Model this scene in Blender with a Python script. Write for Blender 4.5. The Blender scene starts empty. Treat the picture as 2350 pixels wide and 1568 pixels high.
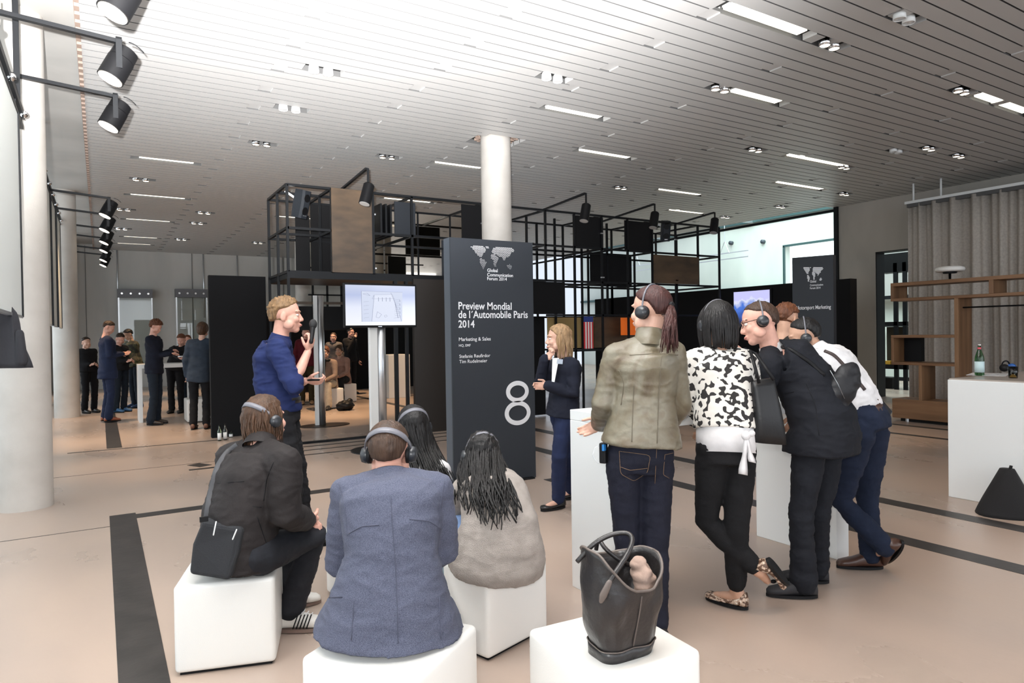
import bpy, bmesh, math, random
import numpy as np
from mathutils import Vector, Matrix, Euler, noise
random.seed(7); rng = np.random.default_rng(7)
scn = bpy.context.scene
COL = scn.collection
# ------------------------------------------------------------------ camera
FPX = 1542.5577; CH = 1.5
YAW, PIT, ROL = [math.radians(a) for a in (31.498, -0.620, -0.874)]
CF = np.array([math.sin(YAW)*math.cos(PIT), math.cos(YAW)*math.cos(PIT), math.sin(PIT)])
_r = np.array([math.cos(YAW), -math.sin(YAW), 0.0]); _u = np.cross(_r, CF)
CR = _r*math.cos(ROL) + _u*math.sin(ROL); CU = -_r*math.sin(ROL) + _u*math.cos(ROL)
CC = np.array([0, 0, CH])
cd = bpy.data.cameras.new('camera'); cam = bpy.data.objects.new('camera', cd); COL.objects.link(cam)
cd.sensor_width = 36; cd.lens = FPX/2350*36; cd.clip_start = 0.05; cd.clip_end = 200
cam.matrix_world = Matrix(((CR[0], CU[0], -CF[0], 0), (CR[1], CU[1], -CF[1], 0), (CR[2], CU[2], -CF[2], CH), (0, 0, 0, 1)))
scn.camera = cam

def on(x, y, X=None, Y=None, Z=None, D=None):
    """world point seen at photo pixel (x, y) lying on a known plane of the building, or at depth D"""
    d = (x-1175)/FPX*CR + (784-y)/FPX*CU + CF
    if X is not None: t = X/d[0]
    elif Y is not None: t = Y/d[1]
    elif Z is not None: t = (Z-CH)/d[2]
    else: t = D
    return Vector(CC + d*t)
# ------------------------------------------------------------------ world, lights, exposure
w = bpy.data.worlds.new('sky'); scn.world = w; w.use_nodes = True
bg = w.node_tree.nodes['Background']; bg.inputs[0].default_value = (0.80, 0.88, 1.0, 1); bg.inputs[1].default_value = 1.0
scn.view_settings.view_transform = 'Standard'; scn.view_settings.look = 'None'
scn.view_settings.exposure = 0.03; scn.view_settings.gamma = 1.0; scn.view_settings.use_curve_mapping = False
scn.cycles.max_bounces = 7; scn.cycles.diffuse_bounces = 4; scn.cycles.glossy_bounces = 4; scn.cycles.transparent_max_bounces = 8
scn.cycles.caustics_reflective = False; scn.cycles.caustics_refractive = False; scn.cycles.sample_clamp_indirect = 6
scn.cycles.use_denoising = True

def lamp(name, kind, loc, target, energy, color=(1, 1, 1), size=1.0, size_y=None, spot=None, blend=1.0):
    l = bpy.data.lights.new(name, kind); o = bpy.data.objects.new(name, l); COL.objects.link(o)
    o.location = loc; l.energy = energy; l.color = color
    o.rotation_euler = (Vector(target)-Vector(loc)).to_track_quat('-Z', 'Y').to_euler()
    if kind == 'AREA':
        l.size = size
        if size_y: l.shape = 'RECTANGLE'; l.size_y = size_y
    else: l.shadow_soft_size = size
    if spot: l.spot_size = math.radians(spot); l.spot_blend = blend
    return o
WARM = (1.0, 0.66, 0.38)
# photographer's flash, tilted up and to the left against the ceiling
lamp('camera_flash', 'SPOT', (-0.12, -0.05, 1.62), (0.66, 2.75, 4.3), 16500, (1, 0.99, 0.98), 0.03, spot=86, blend=1.0)
lamp('camera_flash_direct', 'SPOT', (-0.12, -0.05, 1.64), (3.6, 5.2, 1.0), 130, (1, 0.98, 0.96), 0.03, spot=110, blend=0.6)
# daylight from the left glass front and the atrium; rear lamp is added fill
lamp('daylight_left', 'AREA', (-3.2, 10, 2.6), (4, 10, 0.2), 650, (0.93, 0.96, 1), 26, 4)
lamp('rear_fill', 'AREA', (5, -6.5, 3.0), (5, 4, 0.0), 560, (0.92, 0.96, 1), 16, 4.5)
lamp('daylight_atrium', 'AREA', (17.4, 13.5, 7.8), (18.6, 14.5, 2), 1500, (0.80, 1, 0.96), 5, 14)
for x, y, e in ((0.3, 11.8, 330), (0.9, 9.2, 150), (4.2, 13.2, 420), (3.4, 12.2, 200), (2.3, 6.9, 60), (6.4, 7.0, 60), (9.0, 5.6, 110), (2.4, 1.3, 50), (12, 7, 90), (5.0, 2.6, 60),
                (7.4, 1.6, 60), (-0.2, 14.5, 240), (5.2, 17, 420), (6.3, 14.5, 300), (7.0, 4.0, 40), (1.0, 17, 260), (2.6, 20.5, 260), (0.0, 21, 200)):
    lamp('ceiling_spot_beam', 'SPOT', (x, y, 4.22), (x, y+0.15, 0), e*2.2, WARM, 0.05, spot=46, blend=0.8)
# ------------------------------------------------------------------ helpers
ORG = {}
def tag(o, label=None, cat=None, group=None, kind=None):
    for k, v in (('label', label), ('category', cat), ('group', group), ('kind', kind)):
        if v: o[k] = v
    return o
def thing(name, label, cat, loc, group=None):
    o = bpy.data.objects.new(name, None); COL.objects.link(o); o.location = loc; o.empty_display_size = 0.1
    ORG[o.name] = Vector(loc); return tag(o, label, cat, group)
def children(o): return [c for c in bpy.data.objects if c.parent == o]
def copy_tree(o, parent=None):
    c = o.copy(); COL.objects.link(c)
    if parent: c.parent = parent
    for ch in CH_OF.get(o.name, []): copy_tree(ch, c)
    return c
CH_OF = {}
def link(name, me, mat=None, parent=None, smooth=False, origin=None, bevel=0, seg=2):
    o = bpy.data.objects.new(name, me); COL.objects.link(o)
    if parent is not None:
        org = ORG[parent.name]; o.parent = parent; CH_OF.setdefault(parent.name, []).append(o)
        if mat and not isinstance(mat, (list, tuple)): mat = [mat]
    else:
        if origin is None:
            vs = np.array([v.co for v in me.vertices]) if len(me.vertices) else np.zeros((1, 3))
            org = Vector(((vs[:, 0].min()+vs[:, 0].max())/2, (vs[:, 1].min()+vs[:, 1].max())/2, vs[:, 2].min()))
        else: org = Vector(origin)
        o.location = org
    ORG[o.name] = org
    me.transform(Matrix.Translation(-org))
    for m in ([mat] if mat and not isinstance(mat, (list, tuple)) else (mat or [])): me.materials.append(m)
    if smooth:
        me.polygons.foreach_set('use_smooth', [True]*len(me.polygons))
    if bevel:
        b = o.modifiers.new('bevel', 'BEVEL'); b.width = bevel; b.segments = seg; b.limit_method = 'ANGLE'; b.angle_limit = 0.6
    return o
def V(*a): return Vector(a)
def frame(d, up=(0, 0, 1)):
    d = Vector(d).normalized(); u = Vector(up)
    if abs(d.dot(u)) > 0.98: u = Vector((0, 1, 0))
    s = d.cross(u).normalized(); return s, s.cross(d).normalized(), d      # side, up, forward
class MB:
    """collects solids in world coordinates; build() links them as one mesh object"""
    def __init__(s): s.v = []; s.f = []; s.m = []
    def add(s, vs, fs, mi=0):
        n = len(s.v); s.v += [tuple(p) for p in vs]; s.f += [tuple(n+i for i in f) for f in fs]; s.m += [mi]*len(fs); return s
    def box(s, a, b, mi=0, M=None):
        (x0, y0, z0), (x1, y1, z1) = a, b
        x0, x1 = min(x0, x1), max(x0, x1); y0, y1 = min(y0, y1), max(y0, y1); z0, z1 = min(z0, z1), max(z0, z1)
        vs = [Vector(p) for p in ((x0, y0, z0), (x1, y0, z0), (x1, y1, z0), (x0, y1, z0), (x0, y0, z1), (x1, y0, z1), (x1, y1, z1), (x0, y1, z1))]
        if M is not None: vs = [M @ p for p in vs]
        return s.add(vs, [(0, 3, 2, 1), (4, 5, 6, 7), (0, 1, 5, 4), (1, 2, 6, 5), (2, 3, 7, 6), (3, 0, 4, 7)], mi)
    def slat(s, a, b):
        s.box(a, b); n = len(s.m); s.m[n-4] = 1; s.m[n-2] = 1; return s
    def obox(s, c, sz, rz=0, mi=0, E=None):
        M = Matrix.Translation(Vector(c)) @ (E.to_matrix().to_4x4() if E else Matrix.Rotation(rz, 4, 'Z'))
        return s.box((-sz[0]/2, -sz[1]/2, -sz[2]/2), (sz[0]/2, sz[1]/2, sz[2]/2), mi, M)
    def bar(s, p, q, w=0.03, h=None, mi=0):
        p, q = Vector(p), Vector(q); a, b, d = frame(q-p); h = h or w; vs = []
        for c in (p, q):
            for i, j in ((-1, -1), (1, -1), (1, 1), (-1, 1)): vs.append(c + a*i*w/2 + b*j*h/2)
        return s.add(vs, [(0, 1, 2, 3), (7, 6, 5, 4), (0, 4, 5, 1), (1, 5, 6, 2), (2, 6, 7, 3), (3, 7, 4, 0)], mi)
    def rings(s, R, cap=True, mi=0):
        n = len(R[0]); vs = [p for r in R for p in r]; fs = []
        for i in range(len(R)-1):
            for j in range(n): k = (j+1) % n; fs.append((i*n+j, i*n+k, (i+1)*n+k, (i+1)*n+j))
        if cap: fs.append(tuple(range(n))[::-1]); fs.append(tuple((len(R)-1)*n+j for j in range(n)))
        return s.add(vs, fs, mi)
    def tube(s, pts, rad, n=10, round_ends=False, mi=0, flat=None, up=None):
        """swept tube, rad a number or one per point; flat = (direction, factor) squashes the section"""
        P = [Vector(p) for p in pts]; m = len(P)
        r = [rad]*m if not hasattr(rad, '__len__') else list(rad)
        R = []; pa = None
        if round_ends:
            a, b = (P[0]-P[1]).normalized(), (P[-1]-P[-2]).normalized()
            P = [P[0]+a*r[0]*c for c in (0.96, 0.7)] + P + [P[-1]+b*r[-1]*c for c in (0.7, 0.96)]
            r = [r[0]*0.25, r[0]*0.72] + r + [r[-1]*0.72, r[-1]*0.25]; m = len(P)
        for i in range(m):
            d = (P[min(i+1, m-1)]-P[max(i-1, 0)])
            if d.length < 1e-9: d = Vector((0, 0, 1))
            d.normalize()
            if pa is None: a, b, _ = frame(d, up or (0, 0, 1))
            else:
                a = (pa - d*pa.dot(d)); a = a.normalized() if a.length > 1e-6 else frame(d)[0]
                b = a.cross(d).normalized()
            pa = a; ring = []
            for k in range(n):
                t = 2*math.pi*k/n; o = (a*math.cos(t)+b*math.sin(t))*r[i]
                if flat: f = Vector(flat[0]).normalized(); o = o - f*o.dot(f)*(1-flat[1])
                ring.append(P[i]+o)
            R.append(ring)
        return s.rings(R, True, mi)
    def cyl(s, p, q, r, n=24, r2=None, mi=0): return s.tube([p, q], [r, r if r2 is None else r2], n, mi=mi)
    def ell(s, c, r, axes=None, n=16, m=10, mi=0):
        c = Vector(c); A = axes or (Vector((1, 0, 0)), Vector((0, 1, 0)), Vector((0, 0, 1))); R = []
        for i in range(m):
            t = math.pi*(i+0.35)/(m-0.3); z = -math.cos(t); q = math.sin(t)
            R.append([c + A[0]*r[0]*q*math.cos(2*math.pi*k/n) + A[1]*r[1]*q*math.sin(2*math.pi*k/n) + A[2]*r[2]*z for k in range(n)])
        return s.rings(R, True, mi)
    def lathe(s, c, prof, n=28, mi=0, axis=None):
        c = Vector(c); a, b, d = (Vector((1, 0, 0)), Vector((0, 1, 0)), Vector((0, 0, 1))) if axis is None else frame(axis)
        return s.rings([[c + d*z + (a*math.cos(2*math.pi*k/n)+b*math.sin(2*math.pi*k/n))*r for k in range(n)] for r, z in prof], True, mi)
    def poly(s, pts, thick, mi=0):
        """flat outline given as 3D points, thickened by vector thick"""
        n = len(pts); t = Vector(thick); P = [Vector(p) for p in pts]
        return s.add(P+[p+t for p in P], [tuple(range(n)), tuple(range(n, 2*n))[::-1]] + [(i, n+i, n+(i+1) % n, (i+1) % n) for i in range(n)], mi)
    def mesh(s, name='m'):
        me = bpy.data.meshes.new(name); me.from_pydata(s.v, [], s.f); me.update()
        if any(s.m): me.polygons.foreach_set('material_index', s.m)
        bm = bmesh.new(); bm.from_mesh(me); bmesh.ops.recalc_face_normals(bm, faces=bm.faces); bm.to_mesh(me); bm.free()
        return me
    def build(s, name, mat, parent=None, smooth=False, **k): return link(name, s.mesh(name), mat, parent, smooth, **k)
def remesh(mb, vox, smooth=4, fac=0.5, pre=None):
    """union of overlapping solids as one smooth skin; returns a mesh"""
    me = mb.mesh('tmp'); o = bpy.data.objects.new('tmp', me); COL.objects.link(o)
    m = o.modifiers.new('r', 'REMESH'); m.mode = 'VOXEL'; m.voxel_size = vox; m.use_smooth_shade = True
    if smooth: q = o.modifiers.new('s', 'SMOOTH'); q.factor = fac; q.iterations = smooth
    dg = bpy.context.evaluated_depsgraph_get(); out = bpy.data.meshes.new_from_object(o.evaluated_get(dg))
    bpy.data.objects.remove(o); bpy.data.meshes.remove(me)
    return out
def join_meshes(L):
    vs = []; fs = []; n = 0
    for me in L:
        a = np.empty(len(me.vertices)*3); me.vertices.foreach_get('co', a); vs.append(a.reshape(-1, 3))
        fs += [tuple(n+i for i in p.vertices) for p in me.polygons]; n += len(me.vertices)
    out = bpy.data.meshes.new('j'); out.from_pydata(np.vstack(vs).tolist(), [], fs); out.update(); return out
def wrinkle(me, amp=0.006, scale=9, stretch=(1, 1, 2.2), seed=0, amp2=0.0):
    """cloth folds: push vertices along their normals"""
    n = len(me.vertices); co = np.empty(n*3); me.vertices.foreach_get('co', co); co = co.reshape(-1, 3)
    no = np.empty(n*3); me.vertices.foreach_get('normal', no); no = no.reshape(-1, 3)
    for i in range(n):
        p = co[i]; q = Vector((p[0]*scale*stretch[0]+seed*7.3, p[1]*scale*stretch[1]-seed*3.1, p[2]*scale*stretch[2]))
        a = noise.noise(q); b = 1-abs(noise.noise(q*1.9+Vector((5, 1, 2))))*2
        co[i] += no[i]*(a*amp + b*b*amp2*(1 if b > 0 else 0))
    me.vertices.foreach_set('co', co.ravel()); me.update(); return me
from mathutils.bvhtree import BVHTree
_bvh = {}
def hit(o, x, y, lift=0.003):
    """the spot on object o (by its own mesh) that lies behind photo pixel (x, y); used to lay seams and straps on cloth"""
    if o.name not in _bvh:
        org = ORG[o.name]; _bvh[o.name] = BVHTree.FromPolygons([v.co+org for v in o.data.vertices], [tuple(p.vertices) for p in o.data.polygons])
    d = (on(x, y, D=1)-Vector(CC)).normalized(); r = _bvh[o.name].ray_cast(Vector(CC), d)
    return None if r[0] is None else r[0]-d*lift
def seam(o, pts, rad, m, parent=None, name='seam', n=5, flat=None, k=8, lift=0.001):
    """a line laid on the surface of o through photo pixels"""
    P = []
    for (x0, y0), (x1, y1) in zip(pts, pts[1:]):
        for i in range(k):
            h = hit(o, x0+(x1-x0)*i/k, y0+(y1-y0)*i/k, lift)
            if h: P.append(h)
    h = hit(o, *pts[-1], lift)
    if h: P.append(h)
    if len(P) < 2: return None
    Q = P[:]
    for _ in range(2): Q = [Q[0]]+[(Q[i-1]+Q[i]*2+Q[i+1])/4 for i in range(1, len(Q)-1)]+[Q[-1]]
    return MB().tube(Q, rad, n, flat=flat).build(name, m, parent, True)
# ------------------------------------------------------------------ materials
def newmat(name):
    m = bpy.data.materials.new(name); m.use_nodes = True; return m, m.node_tree, m.node_tree.nodes['Principled BSDF']
def mat(name, col, rough=0.6, metal=0.0, bump=0.0, bscale=60, var=0.0, vscale=4, sheen=0, emit=None, estr=0, coat=0, stretch=None, spec=None):
    m, t, b = newmat(name); N, L = t.nodes, t.links
    b.inputs['Base Color'].default_value = (*col, 1); b.inputs['Roughness'].default_value = rough; b.inputs['Metallic'].default_value = metal
    if spec is not None: b.inputs['Specular IOR Level'].default_value = spec
    if sheen: b.inputs['Sheen Weight'].default_value = sheen; b.inputs['Sheen Roughness'].default_value = 0.5
    if coat: b.inputs['Coat Weight'].default_value = coat
    if emit: b.inputs['Emission Color'].default_value = (*emit, 1); b.inputs['Emission Strength'].default_value = estr
    tc = None
    if bump or var:
        tc = N.new('ShaderNodeTexCoord'); src = tc.outputs['Object']
        if stretch: mp = N.new('ShaderNodeMapping'); mp.inputs['Scale'].default_value = stretch; L.new(src, mp.inputs[0]); src = mp.outputs[0]
    if bump:
        n = N.new('ShaderNodeTexNoise'); n.inputs['Scale'].default_value = bscale; n.inputs['Detail'].default_value = 4; L.new(src, n.inputs['Vector'])
        q = N.new('ShaderNodeBump'); q.inputs['Strength'].default_value = bump; q.inputs['Distance'].default_value = 0.01
        L.new(n.outputs[0], q.inputs['Height']); L.new(q.outputs[0], b.inputs['Normal'])
    if var:
        n = N.new('ShaderNodeTexNoise'); n.inputs['Scale'].default_value = vscale; n.inputs['Detail'].default_value = 5; L.new(src, n.inputs['Vector'])
        r = N.new('ShaderNodeValToRGB'); r.color_ramp.elements[0].position = 0.3; r.color_ramp.elements[1].position = 0.7
        r.color_ramp.elements[0].color = (*[c*(1-var) for c in col], 1); r.color_ramp.elements[1].color = (*[min(1, c*(1+var)) for c in col], 1)
        L.new(n.outputs[0], r.inputs[0]); L.new(r.outputs[0], b.inputs['Base Color'])
    return m
def ramp_noise(name, stops, scale, rough=0.8, detail=2, const=False, bump=0, stretch=None, rough_var=None, dist=0, bscale=None):
    m, t, b = newmat(name); N, L = t.nodes, t.links; tc = N.new('ShaderNodeTexCoord'); src = tc.outputs['Object']
    if stretch: mp = N.new('ShaderNodeMapping'); mp.inputs['Scale'].default_value = stretch; L.new(src, mp.inputs[0]); src = mp.outputs[0]
    n = N.new('ShaderNodeTexNoise'); n.inputs['Scale'].default_value = scale; n.inputs['Detail'].default_value = detail; n.inputs['Distortion'].default_value = dist
    L.new(src, n.inputs['Vector']); r = N.new('ShaderNodeValToRGB'); cr = r.color_ramp
    if const: cr.interpolation = 'CONSTANT'
    while len(cr.elements) < len(stops): cr.elements.new(0.5)
    for e, (p, c) in zip(cr.elements, stops): e.position = p; e.color = (*c, 1)
    L.new(n.outputs[0], r.inputs[0]); L.new(r.outputs[0], b.inputs['Base Color']); b.inputs['Roughness'].default_value = rough
    if rough_var:
        q = N.new('ShaderNodeMapRange'); q.inputs[1].default_value = 0.3; q.inputs[2].default_value = 0.7; q.inputs[3].default_value = rough_var[0]; q.inputs[4].default_value = rough_var[1]
        L.new(n.outputs[0], q.inputs[0]); L.new(q.outputs[0], b.inputs['Roughness'])
    if bump:
        n2 = N.new('ShaderNodeTexNoise'); n2.inputs['Scale'].default_value = bscale or scale*4; n2.inputs['Detail'].default_value = 5; L.new(src, n2.inputs['Vector'])
        q = N.new('ShaderNodeBump'); q.inputs['Strength'].default_value = bump; q.inputs['Distance'].default_value = 0.01; L.new(n2.outputs[0], q.inputs['Height']); L.new(q.outputs[0], b.inputs['Normal'])
    return m
M = dict(
 floor=ramp_noise('polished_concrete', [(0.25, (0.31, 0.25, 0.21)), (0.45, (0.38, 0.30, 0.25)), (0.62, (0.44, 0.34, 0.275)), (0.85, (0.52, 0.43, 0.37))], 0.8, 0.3, 7, False, 0.04, (1, 0.5, 1), (0.22, 0.40), 0.15, 30),
 concrete=ramp_noise('raw_concrete', [(0.25, (0.36, 0.355, 0.34)), (0.5, (0.45, 0.44, 0.42)), (0.78, (0.54, 0.53, 0.51))], 0.8, 0.75, 8, False, 0.1, (1, 1, 0.35), None, 0.4),
 concrete_warm=ramp_noise('warm_concrete', [(0.25, (0.36, 0.335, 0.30)), (0.5, (0.45, 0.42, 0.375)), (0.78, (0.54, 0.50, 0.45))], 1.1, 0.75, 8, False, 0.1, (1, 1, 0.4), None, 0.4),
 column=ramp_noise('column_concrete', [(0.25, (0.43, 0.405, 0.375)), (0.55, (0.50, 0.475, 0.445)), (0.8, (0.56, 0.535, 0.50))], 3, 0.6, 8, False, 0.12, None, None, 0, 90),
 atrium=ramp_noise('atrium_concrete', [(0.25, (0.55, 0.60, 0.56)), (0.55, (0.66, 0.70, 0.65)), (0.8, (0.75, 0.78, 0.72))], 0.7, 0.8, 7, False, 0.05, (1, 1, 0.4)),
 slat=mat('white_slat', (0.54, 0.54, 0.538), 0.45, 0.0, 0.02, 30),
 slat_end=mat('slat_end', (0.30, 0.22, 0.18), 0.8),
 slat_gap_shade=mat('slat_side_shade', (0.10, 0.10, 0.10), 0.7), gap=mat('ceiling_void', (0.10, 0.10, 0.10), 0.9), backing=mat('ceiling_backing', (0.03, 0.03, 0.03), 0.9),  # slat sides darkened: shade of the gaps between slats put into colour
 tape=ramp_noise('black_floor_strip', [(0.3, (0.018, 0.016, 0.015)), (0.7, (0.035, 0.03, 0.028))], 6, 0.45, 5, False, 0.1),
 black=mat('matt_black', (0.006, 0.006, 0.007), 0.5, spec=0.2), blackwall=mat('black_panel_paint', (0.006, 0.006, 0.007), 0.8, spec=0.2),
 steel=mat('black_steel', (0.010, 0.011, 0.013), 0.42, 0.2, spec=0.25), anth=mat('anthracite_board', (0.022, 0.026, 0.033), 0.6, spec=0.3),
 anth_side=mat('anthracite_edge', (0.05, 0.062, 0.08), 0.5),
 bronze=ramp_noise('bronzed_panel', [(0.3, (0.045, 0.030, 0.020)), (0.55, (0.085, 0.055, 0.032)), (0.8, (0.13, 0.08, 0.045))], 2.2, 0.42, 6, False, 0, (1, 1, 2.5)),
 yellow=mat('ochre_panel', (0.42, 0.30, 0.12), 0.6, 0, 0.05, 200), orange=mat('orange_reflection_glow', (0.65, 0.10, 0.015), 0.25, emit=(1, 0.22, 0.03), estr=0.25),
 white=mat('white_lacquer', (0.80, 0.82, 0.82), 0.35), leather_white=mat('white_leatherette', (0.80, 0.79, 0.76), 0.42, 0, 0.08, 260),
 text=mat('white_lettering', (0.72, 0.73, 0.76), 0.6), silver=mat('brushed_aluminium', (0.70, 0.72, 0.75), 0.3, 0.9), chrome=mat('chrome', (0.8, 0.8, 0.82), 0.12, 1.0),
 curtain=ramp_noise('linen_curtain', [(0.3, (0.37, 0.335, 0.30)), (0.7, (0.46, 0.42, 0.375))], 30, 0.9, 3, False, 0.1),
 wood=ramp_noise('oiled_teak', [(0.25, (0.13, 0.065, 0.03)), (0.5, (0.24, 0.125, 0.06)), (0.75, (0.34, 0.19, 0.10))], 5, 0.5, 8, False, 0.15, (1, 0.12, 1.6)),
 wood_v=ramp_noise('oiled_teak_upright', [(0.25, (0.11, 0.055, 0.026)), (0.5, (0.22, 0.115, 0.055)), (0.75, (0.32, 0.18, 0.09))], 5, 0.5, 8, False, 0.15, (1.6, 1.6, 0.12)),
 lamp_on=mat('lit_lamp', (1, 1, 1), 0.3, emit=(1, 0.86, 0.66), estr=9), strip_on=mat('lit_tube', (1, 1, 1), 0.3, emit=(1, 0.93, 0.76), estr=3.2), lamp_off=mat('lamp_glass', (0.85, 0.85, 0.85), 0.15, 0.4),
 frosted=mat('white_screen_cloth', (0.72, 0.76, 0.75), 0.6), teal=mat('teal_frame', (0.05, 0.10, 0.10), 0.4, 0.3),
 daylight=mat('daylight_glow_sheet', (0.95, 0.98, 1), 0.6, emit=(0.92, 0.98, 1), estr=1.1),
)
def mk_glass(name, col=(1, 1, 1), rough=0.0, ior=1.45):
    m, t, b = newmat(name); b.inputs['Base Color'].default_value = (*col, 1); b.inputs['Transmission Weight'].default_value = 1; b.inputs['Roughness'].default_value = rough; b.inputs['IOR'].default_value = ior; return m
M['glass'] = mk_glass('clear_glass', (0.9, 0.97, 0.95)); M['green_glass'] = mk_glass('green_glass', (0.10, 0.42, 0.12))
m, t, b = newmat('window_glass'); N, L = t.nodes, t.links
tr = N.new('ShaderNodeBsdfTransparent'); tr.inputs[0].default_value = (0.93, 0.95, 0.94, 1); gl = N.new('ShaderNodeBsdfGlossy'); gl.inputs[1].default_value = 0.02; mx = N.new('ShaderNodeMixShader'); mx.inputs[0].default_value = 0.05
L.new(tr.outputs[0], mx.inputs[1]); L.new(gl.outputs[0], mx.inputs[2]); L.new(mx.outputs[0], N['Material Output'].inputs[0]); M['pane'] = m
m, t, b = newmat('bronze_mirror'); b.inputs['Base Color'].default_value = (0.62, 0.56, 0.48, 1); b.inputs['Metallic'].default_value = 1; b.inputs['Roughness'].default_value = 0.03; M['mirror'] = m
# ------------------------------------------------------------------ the room
def struct(name, mb, m, **k): return tag(mb.build(name, m, **k), kind='structure')
ZC = 4.3
struct('floor', MB().box((-3, -7, -0.2), (24, 26, 0)), M['floor'], origin=(0, 0, 0))
# ceiling: slats along X hung 0.17 m apart under a dark void, with the regular notches
STRIPS = [(4.706, 5.726, 3.93), (6.39, 7.192, 5.44), (4.797, 5.618, 6.93), (6.352, 7.31, 8.24), (9.16, 10.442, 3.98), (9.51, 11.03, 6.95), (11.04, 12.39, 8.17), (9.484, 10.582, 9.85),
          (11.279, 12.322, 11.32), (4.71, 5.534, 9.95), (0.568, 1.327, 11.79), (0.558, 1.498, 14.87), (0.572, 1.47, 17.9), (0.608, 1.396, 21.0), (0.487, 1.323, 22.57),
          (3.3, 4.3, 1.0), (6.6, 7.6, -0.5), (2.0, 3.0, -2.0), (5.0, 6.0, 13.0), (3.6, 4.6, 16), (6.5, 7.5, 14.5), (8, 9, 17), (5, 6, 19), (9.6, 10.6, 0.6)]
SPOTS = [(1912, 97, 1), (1640, 207, 1), (2213, 205, 1), (1727, 344, 1), (2141, 337, 1), (2211, 354, 1), (1930, 384, 1), (1938, 444, 1), (1275, 172, 0), (735, 160, 0), (662, 249, 0), (884, 361, 1),
         (597, 330, 1), (1430, 428, 1), (1787, 474, 1), (1665, 497, 1), (2045, 348, 0), (283, 480, 1), (468, 487, 1), (278, 525, 1), (415, 549, 1), (592, 556, 1), (452, 511, 1), (322, 411, 1), (2072, 40, 0)]
PITCH = 0.17; Y0 = 5.87 % 0.17
NX = {0: (1.64, 5.87), 1: (3.11, 4.99), 2: (4.64, 4.15), 3: (6.17, 3.97), 4: (8.0, 3.78), 5: (9.7, 3.3), 6: (11.4, 2.9), 7: (13.0, 2.6)}
spot_pts = [(on(x, y, Z=ZC), lit) for x, y, lit in SPOTS]
def cuts(yc):
    c = []
    for nx, ny in NX.values():
        if abs(((yc-ny+0.34) % 0.68)-0.34) < 0.086: c.append((nx-0.07, nx+0.07))
    for a, b, y in STRIPS:
        if abs(y-yc) < 0.086: c.append((a-0.12, b+0.12))
    for p, lit in spot_pts:
        if abs(p.y-yc) < 0.086: c.append((p.x-0.17, p.x+0.24))
    for cx, cy in ((4.93, 8.42),):
        if abs(cy-yc) < 0.33: c.append((cx-0.36, cx+0.36))
    return sorted(c)
mb = MB(); yc = Y0 - 8*PITCH*6
while yc < 24.6:
    x = -0.1; xe = 14.46 if yc < 9.3 else 14.2
    for a, b in cuts(yc):
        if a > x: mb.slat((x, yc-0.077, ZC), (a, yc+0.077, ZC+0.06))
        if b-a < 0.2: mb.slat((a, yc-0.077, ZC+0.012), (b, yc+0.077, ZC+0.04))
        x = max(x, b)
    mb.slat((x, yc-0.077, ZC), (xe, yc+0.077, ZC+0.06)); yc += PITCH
struct('ceiling', mb, [M['slat'], M['slat_gap_shade']], origin=(0, 0, ZC))
struct('trim_1', MB().box((-0.1, -4, ZC+0.062), (14.46, 24.6, ZC+0.13)), M['backing'])
# toothed ends of the slats against the soffit
mb = MB(); yc = Y0 - 4*PITCH
while yc < 24.3: mb.box((-0.135, yc-0.05, ZC-0.012), (-0.098, yc+0.045, ZC+0.10)); yc += PITCH
mb.box((-0.14, 0, ZC+0.03), (-0.12, 24.3, ZC+0.10)); struct('trim_2', mb, M['slat_end'])
struct('ceiling_left_soffit', MB().box((-3, -7, 4.45), (-0.12, 26, 4.6)), M['concrete'])
mb = MB().box((-3, 24.25, 0), (14.2, 24.6, 4.45))
struct('wall_back', mb, M['concrete'])
mb = MB()
for x in (-0.35, 2.6, 5.5): mb.box((x, 24.225, 0), (x+0.012, 24.25, 4.4))
struct('trim_3', mb, M['gap'])
for x, lb in ((0.5, 'leftmost'), (2.95, 'middle'), (4.0, 'rightmost')): tag(MB().cyl((x, 24.23, 2.2), (x, 24.23, 4.45), 0.02, 8).build('wall_conduit', M['silver'], smooth=True), lb+' of the three thin vertical conduits on the grey concrete back wall', 'conduit', 'conduits on the back wall')
# right wall with its doorway
X0 = 14.46
mb = MB().box((X0, 8.37, 0), (X0+0.35, 9.21, 4.35)).box((X0, 7.3, 3.17), (X0+0.35, 8.37, 4.35)).box((X0, -6, 0), (X0+0.35, 7.3, 4.35))
struct('wall_right', mb, M['concrete_warm'])
struct('trim_4', MB().box((X0+0.02, 8.355, 0), (X0+0.33, 8.37, 3.17)).box((X0+0.02, 7.3, 3.155), (X0+0.33, 8.37, 3.17)), M['steel'])
# room beyond the doorway: windows, grey wall, black boxes
mb = MB()
for y in (5.0, 6.2, 7.4, 8.6, 9.8): mb.box((19.5, y, 0), (19.6, y+0.12, 3.6))
for z in (0.0, 1.55, 2.35, 3.5): mb.box((19.5, 3, z), (19.6, 13, z+0.1))
struct('window_2', mb, M['steel'])
struct('wall_far_right', MB().box((19.7, 2, 2.4), (19.9, 12.6, 4.35)), M['concrete'])
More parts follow.
